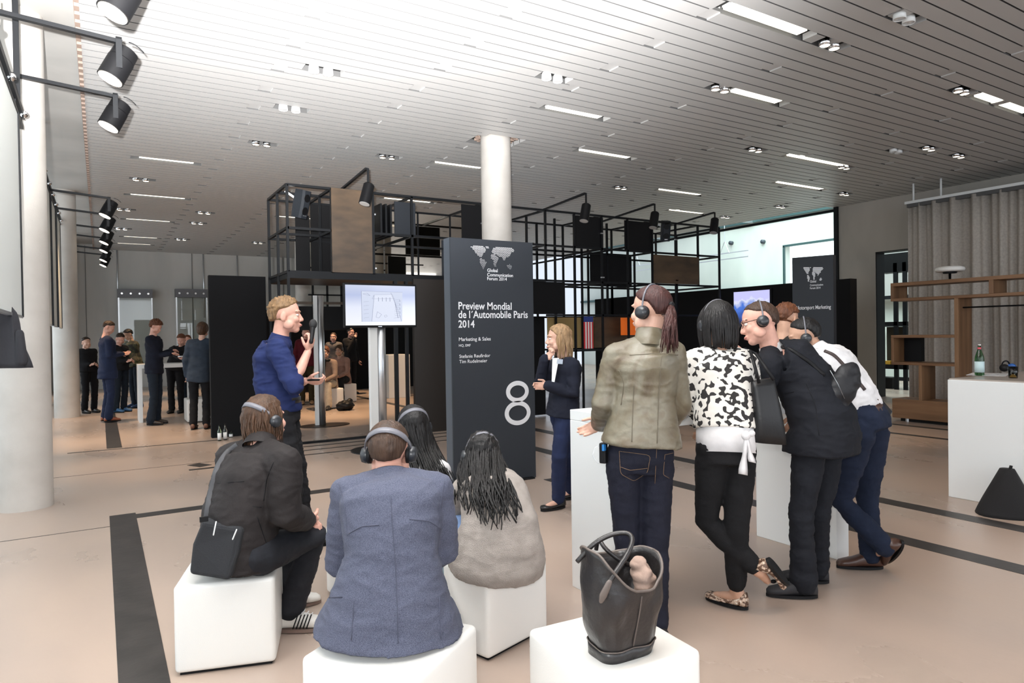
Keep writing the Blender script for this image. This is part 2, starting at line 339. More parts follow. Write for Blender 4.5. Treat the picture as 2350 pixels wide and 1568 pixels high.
# glazed wall towards the atrium, then the pale atrium wall with its opening
struct('trim_5', MB().box((14.40, 9.21, 0), (14.50, 9.30, 4.4)).box((14.42, 9.3, 4.20), (14.48, 24, 4.26)), M['steel'])
AX = 20.0
mb = MB().box((AX, 14.73, 0), (AX+0.3, 26, 5.45)).box((AX, 2, 4.36), (AX+0.3, 14.73, 5.45)).box((AX, 2, 0), (AX+0.3, 14.73, 2.4))
struct('wall_atrium', mb, M['atrium'])
struct('trim_6', MB().box((AX-0.05, 14.69, 2.4), (AX, 14.76, 4.36)).box((AX-0.05, 8, 4.33), (AX, 14.76, 4.40)).box((AX-0.1, 8, 5.35), (AX, 26, 5.45)).box((AX-0.15, 8, 2.95), (AX, 26, 3.05)), M['teal'])
struct('added_daylight_sheet', MB().box((AX+1.2, 8, 2.2), (AX+1.25, 16, 4.6)), M['daylight'])  # self-lit sheet added to stand in for daylight at the opening
for y, z, lb in ((16.95, 4.75, 'left'), (15.55, 4.62, 'right')):
    tag(MB().cyl((AX-0.12, y, z), (AX+0.01, y, z), 0.07, 18).build('round_vent', M['anth_side'], smooth=True), lb+' of two small round dark vents high on the pale green atrium wall', 'vent', 'round vents on the atrium wall')
mb = MB()
for y in (16.0, 20.5): mb.bar((14.5, y, 5.4), (20, y, 5.4), 0.12).tube([(18.5, y, 4.6), (18.5, y-0.2, 4.2), (18.5, y+0.2, 4.2), (18.5, y, 4.6), (18.5, y, 5.4)], 0.015, 6)
mb.bar((18.5, 15, 4.18), (18.5, 22, 4.18), 0.03).bar((18.5, 15, 3.98), (18.5, 22, 3.98), 0.03)
tag(mb.build('hanging_rig', M['silver']), 'thin metal lighting bar hung in the pale atrium behind the black frames', 'rig')
# left glass front
mb = MB()
for y in (1.0, 3.2, 5.4, 9.6, 11.7, 13.8, 18.0, 20.1, 22.2): mb.box((-1.5, y-0.04, 0), (-1.38, y+0.04, 4.45))
for z in (0, 2.9, 4.35): mb.box((-1.5, -2, z), (-1.4, 24.25, z+0.1))
struct('window_1', mb, M['teal'])
struct('window_4', MB().box((-1.45, -2, 0.1), (-1.44, 24.2, 4.4)), M['pane'])
struct('wall_left', MB().box((-1.55, 22.6, 0), (-1.3, 24.25, 4.45)), M['concrete'])
# columns
def column(cx, cy, top, label):
    mb = MB(); mb.cyl((cx, cy, 0), (cx, cy, top), 0.2175, 48); o = mb.build('concrete_column', M['column'], smooth=True)
    m = o.modifiers.new('e', 'EDGE_SPLIT'); m.split_angle = 1.0
    return tag(o, label, 'column')
column(-0.607, 7.5, 4.45, 'large round concrete column at the left edge, behind the hanging dark coat')
column(-0.575, 15.87, 4.45, 'round concrete column farther back on the left, beside the queue of standing people')
column(4.93, 8.42, 4.42, 'pale round column rising behind the tall sign board with the number 8')
column(4.93, 19.3, 4.42, 'round concrete column seen through the opening of the black steel structure')
mb = MB()
for i in range(26):
    a = i*0.26; r = 0.27+0.03*math.sin(i*1.7)
    mb.obox((4.93+r*math.cos(a), 8.42+r*math.sin(a), 4.37), (0.07, 0.03, 0.08), a)
struct('trim_7', mb, M['slat_end'])
# floor strips
def strip(pts, w, label):
    mb = MB()
    for (x0, y0, x1, y1) in pts: mb.box((x0, y0, 0), (x1, y1, 0.002))
    return tag(mb.build('floor_strip', M['tape']), label, 'floor marking', 'black floor strips')
strip([(0.04, 1.0, 0.235, 6.68), (0.235, 6.47, 3.3, 6.62)], 0, 'broad black floor strip in the left foreground, turning right at its far end')
strip([(0.05, 10.85, 0.235, 19.5)], 0, 'short black floor strip in front of the queue of men at the far left')
strip([(-0.4, 10.72, 1.5, 10.77)], 0, 'thin dark floor joint running to the foot of the black panel at left')
strip([(-1.4, 6.30, 0.04, 6.308), (-1.4, 8.9, 2.2, 8.908)], 0, 'hairline joints in the concrete floor near the big left column')
strip([(5.70, -2, 5.88, 8.9)], 0, 'black floor strip crossing behind the white standing table towards the white counter')
strip([(4.73, -2, 4.91, 9.4)], 0, 'black floor strip crossing just in front of the man in brown shoes')
strip([(3.86, 5.55, 4.25, 5.72), (0.84, 8.45, 1.3, 8.53)], 0, 'small black floor plate at the right foot of the number 8 board')
strip([(2.0, 9.3, 4.8, 9.36), (2.0, 9.0, 4.8, 9.05), (2.0, 8.65, 4.6, 8.7)], 0, 'group of narrow dark strips on the floor in front of the black steel structure')
strip([(9.6, 4.0, 9.72, 6.6), (10.5, 4.0, 10.62, 6.6)], 0, 'two thin dark strips on the floor in front of the wooden shelf')
strip([(3.6, 15.6, 7.4, 15.75), (5.4, 11.6, 5.55, 18)], 0, 'dark strips on the floor beyond the opening of the black structure')
mb = MB(); mb.obox((0.98, 8.75, 0.001), (0.16, 0.24, 0.003), 0.5)
tag(mb.build('floor_strip', M['tape']), 'small dark arrow-shaped patch on the floor left of the presenter', 'floor marking', 'black floor strips')
# ------------------------------------------------------------------ ceiling lights
def first_strip():
    r = thing('recessed_tube_light', 'x', 'ceiling light', (0, 0, ZC)); mb = MB().box((-0.45, -0.07, ZC+0.085), (0.45, 0.07, ZC+0.1)); mb.build('housing', M['slat'], r)
    MB().box((-0.45, -0.055, ZC+0.06), (0.45, 0.055, ZC+0.085)).build('diffuser', M['strip_on'], r); return r
WH = ['brightest long recessed tube light at the top edge right of centre', 'recessed tube light beside the twin spots, upper right of centre', 'recessed tube light right above the sign board column', 'recessed tube light right of the pale column top',
 'recessed tube light at the right edge near the top', 'recessed tube light ending in a single spot, above the curtain end', 'recessed tube light just above the atrium opening', 'short tube light over the right part of the black structure',
 'small tube light close above the black clamp spots', 'tube light left of the pale column top', 'first tube light over the queue at left, nearest of the row', 'second tube light of the row over the queue at left', 'third tube light of the row over the queue at left', 'fourth tube light, close to the grey back wall', 'farthest tube light touching the back wall at left']
st = first_strip(); 
for i, (a, b, y) in enumerate(STRIPS):
    o = st if i == 0 else copy_tree(st); yy = Y0 + round((y-Y0)/PITCH)*PITCH
    o.location = ((a+b)/2, yy, ZC-0.045); o.scale = ((b-a)/0.9, 1, 1)
    o['label'] = WH[i] if i < len(WH) else 'recessed tube light over the far hall beyond the black structure or behind the photographer'
    o['group'] = 'tube lights between the ceiling slats'
def twin(lit):
    r = thing('twin_spotlight', 'x', 'ceiling light', (0, 0, ZC)); 
    for dx in (-0.065, 0.085):
        h = MB().lathe((dx, 0, ZC-0.035), [(0.03, 0.1), (0.052, 0.06), (0.055, 0), (0.05, 0.0), (0.046, 0.02)], 20).build('lamp_head', M['chrome'] if lit else M['white'], r, True)
        MB().lathe((dx, 0, ZC-0.03), [(0.001, -0.002), (0.046, 0.0), (0.046, 0.008), (0.001, 0.01)], 20).build('bulb', M['lamp_on'] if lit else M['lamp_off'], h, True)
    MB().box((-0.15, -0.06, ZC+0.085), (0.17, 0.06, ZC+0.1)).build('gimbal_tray', M['slat'], r); return r
tw = {1: twin(1), 0: twin(0)}; used = {}
SL = ['large lit pair at the upper right beside the brightest tube', 'lit pair just left of the upper right tube light', 'lit pair near the right edge, left of the last tube', 'lit glowing pair in the middle of the right ceiling half', 'lit glowing pair above the curtain rail',
 'lit pair farther right of the glowing pair above the curtain', 'lit pair at the end of the tube above the atrium corner', 'lit pair low over the atrium corner', 'unlit white pair above the sign board', 'unlit pair in the brightest upper left part of the ceiling', 'unlit pair below the brightest ceiling part, left of centre',
 'lit pair between the black structure and the pale column', 'faint lit pair over the left ceiling half', 'lit single-looking pair above the right black frames', 'lit pair just over the atrium wall', 'small lit pair left of the atrium edge', 'unlit open pair high over the curtain', 'lit pair beside the far row of black spots', 'lit pair in the far left ceiling, right of the lamps',
 'second lit pair beside the far row of black spots', 'lit pair close to the back wall', 'lit pair just left of the black structure', 'faint pair over the back wall panel', 'lit pair at the end of the left tube light', 'unlit pair near the top right corner']
for i, (p, lit) in enumerate(spot_pts):
    o = tw[lit] if lit not in used else copy_tree(tw[lit]); used[lit] = 1
    yy = Y0 + round((p.y-Y0)/PITCH)*PITCH; o.location = (p.x, yy, ZC)
    o['label'] = 'twin ceiling spotlight, ' + SL[i]; o['group'] = 'twin spotlights in the slatted ceiling'
# ------------------------------------------------------------------ rail with clamp spots at left
LX, LZ = 0.157, 3.6; RX, RZ = -0.62, 3.85
def rail(y0, y1, label):
    RX, RZ = (-0.52, 3.36) if y0 < 8 else (-0.62, 3.85)
    r = thing('truss_rail', label, 'rail', (RX, y0, RZ)); mb = MB(); mb.bar((RX, y0, RZ), (RX, y1, RZ), 0.05, 0.05).bar((RX, y0, RZ-0.09), (RX, y1, RZ-0.09), 0.03, 0.03)
    y = y0+0.2
    while y < y1: mb.bar((RX, y, RZ), (RX, y, RZ-0.09), 0.02); y += 0.5
    mb.build('rail_beam', M['steel'], r)
    y = y0+0.4
    while y < y1: MB().lathe((RX+0.03, y, RZ-0.02), [(0.02, -0.03), (0.03, 0), (0.02, 0.03)], 10, axis=(0, 1, 0)).build('clamp', M['chrome'], r, True); y += 0.9
    for y in (y0+0.3, y1-0.3): MB().bar((RX, y, RZ), (RX, y, 4.45), 0.04).build('hanger_post', M['steel'], r)
rail(3.6, 6.85, 'black truss rail under the soffit at the upper left, carrying the two nearest spots')
rail(10.7, 22.2, 'black truss rail under the soffit farther back on the left, carrying the row of spots')
def spot_thing(y, label, first=None):
    if first is not None:
        o = copy_tree(first); o.location = (LX, y, LZ); o['label'] = label; return o
    r = thing('clamp_spotlight', label, 'spotlight', (LX, y, LZ), 'black cylinder spots on arms along the left side')
    MB().bar((RX, y-0.02, 3.83), (LX+0.03, y-0.02, 3.77), 0.045, 0.03).build('arm', M['steel'], r)
    MB().box((LX-0.015, y-0.10, 3.55), (LX+0.025, y-0.088, 3.78)).box((LX-0.015, y-0.10, 3.765), (LX+0.025, y+0.02, 3.78)).build('bracket', M['steel'], r)
    d = Vector((-0.42, -0.10, -0.9)).normalized(); c = Vector((LX, y, LZ)); a = c-d*0.13; b_ = c+d*0.13
    bd = MB(); bd.tube([a-d*0.012, a, a+d*0.08], [0.07, 0.088, 0.09], 32).tube([a+d*0.085, b_], [0.093, 0.094], 32); body = bd.build('lamp_body', M['black'], r, True)
    body.modifiers.new('e', 'EDGE_SPLIT').split_angle = 0.7
    MB().tube([b_-d*0.004, b_+d*0.004], [0.084, 0.084], 28).build('bulb', M['lamp_on'], body)
    mb = MB(); pts = [c-d*0.1+Vector((0.03, -0.06, 0.05)) + Vector((0.10*math.sin(t*0.5), 0, 0.03*math.cos(t))) for t in np.linspace(0, 6.28, 14)]
    mb.tube(pts, 0.004, 6).build('safety_wire', M['steel'], r, True); return r
LAMPS = [(4.75, 'black cylinder spotlight cut off at the very top left, only its shadow near'), (5.95, 'nearest large black cylinder spotlight at the upper left'), (7.295, 'second large black cylinder spotlight, below the nearest one'), (12.54, 'topmost of the far stack of black spotlights'), (14.2, 'second from top of the far stack of black spotlights'),
         (16.0, 'third from top of the far stack of black spotlights'), (17.5, 'fourth from top of the far stack of black spotlights'), (19.56, 'fifth from top of the far stack of black spotlights'), (20.87, 'lowest of the far stack of black spotlights')]
f0 = None
for y, lb in LAMPS:
    s_ = spot_thing(y, lb, f0); f0 = f0 or s_
# hanging screens
def screen(y0, y1, x, z0, z1, label, grp=None):
    r = thing('hanging_screen', label, 'screen', (x, (y0+y1)/2, z0), grp); MB().box((x-0.01, y0, z0), (x+0.01, y1, z1)).build('cloth_panel', M['frosted'], r)
    for y in (y0, y1): MB().box((x-0.02, y-0.02, z0-0.01), (x+0.02, y+0.02, z1)).build('edge_rail', M['steel'], r)
    MB().box((x-0.015, y0, z0-0.02), (x+0.015, y1, z0)).build('bottom_bar', M['silver'], r)
screen(3.9, 6.42, -0.52, 1.70, 3.27, 'large white hanging screen panel with black edges at the left margin')
for i, (px_, yb) in enumerate(((106, 745), (118, 747), (130, 749), (141, 751), (152, 753))):
    p = on(px_, yb, X=-0.62); screen(p.y-0.9-i*0.1, p.y, -0.62, 1.75, 3.72, 'white hanging panel in the row beyond the big left column, number %s from the column' % ('one', 'two', 'three', 'four', 'five')[i], 'white panels hanging beyond the left column')
# dark coat hanging in front of the column
p0 = on(22, 705, D=4.6); q0 = on(20, 845, D=4.6)
mb = MB(); R = []
for i in range(12):
    t = i/11; z = p0.z*(1-t)+q0.z*t; wd = (0.04+0.085*t**0.55)*(1+0.10*math.sin(7*t+1)); R.append([Vector((p0.x-0.03+0.03*t, p0.y, z)) + Vector((0.853, -0.52, 0))*(wd*math.cos(a)*(1+0.12*math.sin(5*a))) + Vector((0.52, 0.853, 0))*(0.045*math.sin(a)*(1+0.3*math.cos(4*a+i*.3))) for a in np.linspace(0, 2*math.pi, 28, endpoint=False)])
mb.rings(R); coat = thing('hanging_coat', 'dark coat hanging at the left edge in front of the concrete column', 'coat', (p0.x, p0.y, q0.z)); mb.build('coat_body', mat('coat_cloth', (0.02, 0.02, 0.025), 0.9, 0, 0.3, 30), coat, True)
MB().tube([(p0.x-0.03, p0.y, p0.z-0.02), (p0.x-0.03, p0.y, 3.84)], 0.008, 6).build('hook_rod', M['steel'], coat)
MB().tube([on(45, 765, D=4.58), on(50, 830, D=4.58)], [0.025, 0.035], 12, True).build('sleeve', bpy.data.materials['coat_cloth'], coat, True)
# display cases on the back wall
def case(xa, xb, label):
    A = on(xa, 663, Y=24.0); B = on(xb, 664, Y=24.0); r = thing('wall_display_case', label, 'display case', (A.x, 24.1, 0.8), 'glass cases on the back wall')
    MB().box((A.x, 23.98, A.z-0.27), (B.x, 24.22, A.z)).build('header_box', mat('grey_metal', (0.12, 0.12, 0.13), 0.5, 0.3), r)
    for k in range(4): x = A.x+(B.x-A.x)*(k+0.5)/4; MB().cyl((x, 23.97, A.z-0.14), (x, 23.985, A.z-0.14), 0.03, 12).build('downlight', M['lamp_off'], r)
    MB().box((A.x+0.03, 24.0, 0.75), (B.x-0.03, 24.01, A.z-0.27)).build('glass_front', M['pane'], r)
    MB().box((A.x+0.01, 24.0, 0.75), (A.x+0.05, 24.03, A.z-0.27)).box((B.x-0.05, 24.0, 0.75), (B.x-0.01, 24.03, A.z-0.27)).build('side_rail', M['silver'], r)
case(269, 350, 'glass display case with grey metal header on the back wall, left of the two'); case(402, 476, 'glass display case with grey metal header partly behind the black panel')
UP_ = Vector((0, 0, 1)); vF0 = Vector((CF[0], CF[1], 0)).normalized()
# ------------------------------------------------------------------ black steel structure
TX = [2.25+0.62*k for k in range(15)]; TZ = [0.0, 0.58, 1.19, 1.82, 2.42, 3.03, 3.63]; TY = [9.6, 10.2, 10.8]
tw_ = thing('steel_frame_structure', 'long open black steel grid structure with bronze and dark panels behind the presenter', 'structure', (6.6, 10.2, 0))
def post(k, j, z0, z1, w=0.035): MB().box((TX[k]-w/2, TY[j]-w/2, z0), (TX[k]+w/2, TY[j]+w/2, z1)).build('post', M['steel'], tw_)
def beam(p, q, w=0.035): MB().bar(p, q, w, w).build('beam', M['steel'], tw_)
def panel(x0, x1, z0, z1, m, y=9.6, t=0.02): MB().box((x0, y-t/2, z0), (x1, y+t/2, z1)).build('panel', m, tw_)
for k in (0, 1, 2): post(k, 0, 2.42 if k else 0, 3.63); post(k, 1, 2.42 if k else 0, 3.63)
post(0, 2, 0, 3.63)
for k in (3, 7, 8, 9, 10, 11, 12, 13, 14): post(k, 0, 2.42, 3.63)
for k in (4, 5, 7, 8, 9, 10, 11, 12, 13, 14): post(k, 2, 2.42 if k < 7 else 1.82, 3.63)
for k in (7, 8, 9, 10): post(k, 1, 0 if k in (8, 9) else 1.82, 3.63)
for k, j in ((8, 0), (9, 0), (10, 0), (14, 0), (12, 0), (7, 2), (11, 2)): post(k, j, 0, 2.42)
for z in TZ[4:]:
    beam((TX[0], 9.6, z), (TX[-1], 9.6, z)); beam((TX[0], 10.8, z), (TX[-1], 10.8, z))
for k in (0, 1, 2, 3, 5, 7, 9, 11, 12, 13, 14):
    beam((TX[k], 9.6, 3.63), (TX[k], 10.8, 3.63))
    if k in (0, 1, 3, 7, 9, 11, 14): beam((TX[k], 9.6, 2.42), (TX[k], 10.8, 2.42)); beam((TX[k], 9.6, 3.03), (TX[k], 10.8, 3.03))
beam((TX[0], 10.2, 3.03), (TX[2], 10.2, 3.03)); beam((TX[0], 10.2, 3.63), (TX[2], 10.2, 3.63)); beam((TX[7], 10.2, 2.42), (TX[11], 10.2, 2.42)); beam((TX[7], 10.2, 3.03), (TX[11], 10.2, 3.03))
beam((TX[3], 9.6, 2.86), (TX[5], 9.6, 2.86), 0.025)
for z in (1.82, 1.19): beam((TX[7], 9.6, z), (TX[14] if z > 1.5 else TX[10], 9.6, z)); beam((TX[7], 10.8, z), (TX[11], 10.8, z))
panel(2.86, 3.46, 2.43, 3.64, M['bronze'], 9.57); MB().box((3.46, 9.56, 2.43), (3.50, 9.64, 3.64)).build('panel_edge', M['steel'], tw_)
panel(TX[1]+0.02, TX[2], 2.44, 3.62, M['black'], 10.8)
panel(2.64, 2.86, 2.44, 3.42, M['black'], 10.75)
for x0, x1 in ((3.50, TX[3]), (TX[3], TX[4]), (TX[4], TX[5]), (TX[5], TX[6]), (TX[6], TX[7])):
    for z0, z1 in ((2.44, 3.01), (3.05, 3.62)): panel(x0+0.015, x1-0.015, z0, z1, M['mirror'], 10.79, 0.01)
panel(4.98, 5.70, 3.05, 3.60, M['black'], 9.62); panel(4.62, 4.98, 2.44, 3.0, M['anth'], 9.62); panel(3.95, 4.3, 3.05, 3.6, M['anth'], 9.9)
for x in (3.72, 3.80, 3.88): MB().box((x, 9.9, 3.05), (x+0.03, 10.6, 3.55)).build('fin', M['steel'], tw_)
panel(TX[8]+0.05, TX[9]+0.05, 3.05, 3.6, M['black'], 9.62); panel(TX[10]-0.05, TX[11], 3.05, 3.6, M['black'], 9.62)
panel(TX[9]+0.2, TX[11], 2.44, 3.01, M['blackwall'], 10.2); panel(9.08, 10.30, 2.44, 2.99, M['bronze'], 9.58)
panel(TX[7]-0.3, 7.0, 1.84, 2.40, M['blackwall'], 9.62); panel(TX[7]-0.3, 6.95, 0.02, 1.80, M['blackwall'], 10.2)
panel(7.05, 8.2, 1.22, 1.80, M['yellow'], 10.25); panel(7.95, 9.0, 1.22, 1.80, M['bronze'], 10.0)
panel(8.35, 8.75, 1.45, 1.78, M['orange'], 9.7)  # orange reflection put in as a faintly glowing panel
# underside shelf above the opening, black panels beside it
MB().box((2.25, 9.58, 2.33), (4.85, 10.82, 2.42)).build('lintel', M['steel'], tw_)
MB().box((4.10, 9.55, 0), (4.88, 9.62, 2.37)).build('door_panel', mat('very_dark_brown', (0.018, 0.013, 0.010), 0.5), tw_)
MB().box((3.80, 9.58, 0), (3.85, 9.64, 2.33)).box((3.98, 9.58, 0), (4.02, 9.64, 2.33)).build('door_frame', M['steel'], tw_)
MB().box((2.25, 9.56, 0.0), (4.1, 9.62, 0.03)).build('threshold', M['steel'], tw_)
for k in (2, 5, 9, 12):
    for z in (2.5, 3.3): MB().box((TX[k]-0.035, 9.57, z), (TX[k]+0.035, 9.60, z+0.02)).build('bolt', M['silver'], tw_)
# flag strip on the ochre panel
mb = MB()
for i in range(7): mb.box((7.40+0.03*i, 9.60, 1.22), (7.43+0.03*i, 9.61, 1.70), i % 2)
mb.box((7.40, 9.60, 1.70), (7.61, 9.61, 1.80), 2)
fl = mb.mesh('flag'); f_ = link('striped_banner', fl, [mat('flag_red', (0.55, 0.03, 0.04), 0.7), mat('flag_white', (0.75, 0.75, 0.75), 0.7), mat('flag_blue', (0.02, 0.04, 0.2), 0.7)])
tag(f_, 'narrow red and white striped banner with blue top on the black frames', 'banner')
# black panel left
tag(MB().box((1.41, 11.0, 0), (2.23, 11.12, 2.46)).build('black_partition', M['blackwall'], bevel=0.004), 'tall plain black partition panel left of the presenter', 'partition')
# dark exhibition wall in front of the atrium
a = on(1560, 672, Z=2.4); b = on(1915, 652, Z=2.4)
mb = MB(); mb.box((a.x-0.1, 8.0, 0), (a.x, a.y+3, 2.4)); tag(mb.build('black_partition', M['blackwall']), 'long low black partition wall in front of the pale atrium', 'partition')
BX = a.x-0.1
mb = MB(); p = on(1915, 652, X=BX); 
tag(MB().box((BX+0.3, 7.2, 0), (BX+0.5, 7.9, 2.42)).build('black_partition', M['blackwall']), 'black partition end between the second sign board and the concrete wall', 'partition')
# screen with a picture on it
A = on(1683, 671, X=BX-0.06); B = on(1765, 673, X=BX-0.06)
t2 = thing('flat_screen', 'wall screen with a landscape picture showing above the suited man\'s head', 'screen', (BX-0.05, (A.y+B.y)/2, A.z-0.75))
MB().box((BX-0.04, B.y-0.04, A.z-0.74), (BX, A.y+0.04, A.z+0.03)).build('housing', M['black'], t2)
m, t, b_ = newmat('landscape_picture'); N, L = t.nodes, t.links; tc = N.new('ShaderNodeTexCoord'); sx = N.new('ShaderNodeSeparateXYZ'); L.new(tc.outputs['Generated'], sx.inputs[0])
ns = N.new('ShaderNodeTexNoise'); ns.inputs['Scale'].default_value = 5; L.new(tc.outputs['Generated'], ns.inputs['Vector']); ma = N.new('ShaderNodeMath'); ma.operation = 'MULTIPLY_ADD'; ma.inputs[1].default_value = 0.45
L.new(ns.outputs[0], ma.inputs[0]); L.new(sx.outputs['Z'], ma.inputs[2]); rp = N.new('ShaderNodeValToRGB'); L.new(ma.outputs[0], rp.inputs[0]); cr = rp.color_ramp
for _ in range(3): cr.elements.new(0.5)
for e, (p_, c) in zip(cr.elements, ((0.25, (0.02, 0.02, 0.03)), (0.55, (0.05, 0.12, 0.45)), (0.78, (0.08, 0.2, 0.7)), (0.95, (0.75, 0.78, 0.95)), (1.0, (0.6, 0.6, 1)))): e.position = p_; e.color = (*c, 1)
L.new(rp.outputs[0], b_.inputs['Emission Color']); b_.inputs['Emission Strength'].default_value = 1; b_.inputs['Base Color'].default_value = (0, 0, 0, 1)
MB().box((BX-0.05, B.y, A.z-0.70), (BX-0.045, A.y, A.z)).build('picture', m, t2)
# ------------------------------------------------------------------ loudspeakers and clamp spots on the structure
def speaker(c, rz, label):
    r = thing('loudspeaker', label, 'loudspeaker', c, 'loudspeakers in the black structure'); E = Euler((0.25, 0, rz)); Mx = Matrix.Translation(Vector(c)) @ E.to_matrix().to_4x4()
    mb = MB(); R = []
    for z in np.linspace(-0.2, 0.2, 9): q = 1-(z/0.2)**2*0.12; R.append([Mx @ Vector((0.085*sx_, y*(0.09*q), z)) for sx_, y in ((-1, -1), (-0.6, -1.25), (0.6, -1.25), (1, -1), (0.75, 1), (-0.75, 1))])
    mb.rings(R).build('cabinet', M['anth'], r)
    for z in (-0.09, 0.09): MB().lathe(Mx @ Vector((0, -0.112, z)), [(0.001, 0), (0.055, 0), (0.06, 0.006), (0.001, 0.007)], 18, axis=Mx.to_3x3() @ Vector((0, 1, 0))).build('driver_grille', M['black'], r)
    MB().bar(Mx @ Vector((0, 0.08, 0.05)), Mx @ Vector((-0.12, 0.22, 0.13)), 0.03).build('bracket', M['silver'], r)
    mb = MB().box((-0.03, -0.118, -0.165), (0.03, -0.112, -0.15), 0, Mx); mb.build('badge', M['silver'], r)
speaker(on(690, 468, Y=9.85), 0.55, 'grey loudspeaker tilted down in the top left corner of the black structure')
speaker(on(1526, 530, Y=9.8), -0.5, 'dark loudspeaker tilted down near the right end of the black structure')
for i, (ax, ay, lx, ly, lb) in enumerate(((800, 436, 842, 445, 'dark clamp spot on an arm above the bronze panel of the structure'), (1272, 478, 1343, 488, 'dark clamp spot on an arm right of the pale column, over the frames'),
                          (1440, 492, 1501, 505, 'dark clamp spot on an arm beside the right loudspeaker'), (1585, 508, 1639, 518, 'dark clamp spot on an arm at the right end of the structure'))):
    A = on(ax, ay, Y=9.6); B = on(lx, ly, X=A.x); z = 3.72
    r = thing('clamp_spotlight', lb, 'spotlight', (B.x, B.y, B.z), 'clamp spots on the black structure')
    MB().bar((A.x, 10.3, z-0.03), (B.x, B.y, z+0.06), 0.035, 0.03).build('arm', M['steel'], r); MB().bar((B.x+0.02, B.y, z+0.07), (B.x+0.02, B.y, B.z), 0.03, 0.012).build('bracket', M['steel'], r)
    d = Vector((-0.28, -0.1, -0.95)).normalized(); bd = MB().tube([B-d*0.15, B-d*0.13, B+d*0.15], [0.055, 0.075, 0.08], 24).build('lamp_body', M['black'], r, True); bd.modifiers.new('e', 'EDGE_SPLIT').split_angle = 0.7
    MB().tube([B+d*0.148, B+d*0.153], [0.07, 0.07], 20).build('bulb', M['lamp_off'], bd)
# ------------------------------------------------------------------ lettering
def text_mesh(s, ext=0.0, bold=0.0, space=1.0):
    c = bpy.data.curves.new('t', 'FONT'); c.body = s; c.size = 1; c.extrude = ext; c.offset = bold; c.resolution_u = 3; c.space_character = space
    o = bpy.data.objects.new('t', c); COL.objects.link(o); me = bpy.data.meshes.new_from_object(o.evaluated_get(bpy.context.evaluated_depsgraph_get()))
    bpy.data.objects.remove(o); bpy.data.curves.remove(c); return me
def sign_text(s, A, B, parent, m=None, name='lettering', bold=0.012, dx=Vector((1, 0, 0)), squash=1.0):
    """one line of writing from A (left end of the baseline) to B's x, standing upright and facing the room"""
    me = text_mesh(s, 0.01, bold); xs = [v.co.x for v in me.vertices]; k = abs((B-A).dot(dx))/(max(xs)-min(xs)); x0 = min(xs)
    nrm = dx.cross(Vector((0, 0, 1)))
    for v in me.vertices: c = v.co.copy(); v.co = A + dx*(c.x-x0)*k + Vector((0, 0, 1))*c.y*k*squash + nrm*(0.002 + c.z*k*0.4)
    return link(name, me, m or M['text'], parent)
def inpoly(p, P):
    c = False; j = len(P)-1
    for i in range(len(P)):
        if (P[i][1] > p[1]) != (P[j][1] > p[1]) and p[0] < (P[j][0]-P[i][0])*(p[1]-P[i][1])/(P[j][1]-P[i][1])+P[i][0]: c = not c
        j = i
    return c
LAND = [[(0.02, 0.92), (0.10, 0.98), (0.28, 0.97), (0.36, 0.85), (0.30, 0.70), (0.27, 0.58), (0.22, 0.52), (0.16, 0.62), (0.08, 0.80)], [(0.22, 0.50), (0.30, 0.45), (0.36, 0.33), (0.32, 0.2), (0.28, 0.03), (0.25, 0.2), (0.21, 0.38)], [(0.34, 0.98), (0.42, 1.0), (0.40, 0.88), (0.36, 0.9)],
        [(0.47, 0.80), (0.50, 0.92), (0.56, 0.97), (0.75, 1.0), (0.95, 0.95), (0.98, 0.86), (0.90, 0.78), (0.86, 0.62), (0.78, 0.58), (0.74, 0.44), (0.69, 0.58), (0.62, 0.60), (0.57, 0.68), (0.50, 0.70)], [(0.46, 0.66), (0.56, 0.65), (0.62, 0.52), (0.58, 0.38), (0.55, 0.15), (0.51, 0.30), (0.50, 0.46), (0.45, 0.52)], [(0.80, 0.28), (0.87, 0.32), (0.92, 0.22), (0.88, 0.12), (0.81, 0.15)]]
def world_map(A, W, H, parent, n=46):
    mb = MB()
    for i in range(n):
        for j in range(int(n*0.5)):
            u, v = (i+0.5*(j % 2))/n, j/(n*0.5)
            if any(inpoly((u, v), P) for P in LAND):
                r = W/n*0.40*(0.55+0.45*v); c = A+Vector((u*W, -0.003, v*H)); mb.add([c+Vector((r*math.cos(a), 0, r*math.sin(a))) for a in np.linspace(0, 2*math.pi, 6, endpoint=False)], [tuple(range(6))])
    mb.build('world_map', M['text'], parent)
BY = 5.865
A0 = on(1033, 545, Y=BY); A1 = on(1222, 556, Y=BY)
bd = thing('sign_board', 'tall anthracite sign board with world map, white title and a large number 8', 'sign', ((A0.x+A1.x)/2, BY+0.08, 0))
MB().box((A0.x, BY, 0), (A1.x, BY+0.02, 2.45)).build('front_face', M['anth'], bd); MB().box((A0.x, BY+0.02, 0), (A1.x, BY+0.15, 2.45)).build('board_body', M['anth_side'], bd)
MB().box((A0.x+0.05, BY-0.06, 0), (A1.x-0.05, BY+0.2, 0.015)).build('foot_plate', M['black'], bd)
P = on(1078, 621, Y=BY-0.004); Q = on(1183, 575, Y=BY-0.004); world_map(P, Q.x-P.x, Q.z-P.z+0.03, bd)
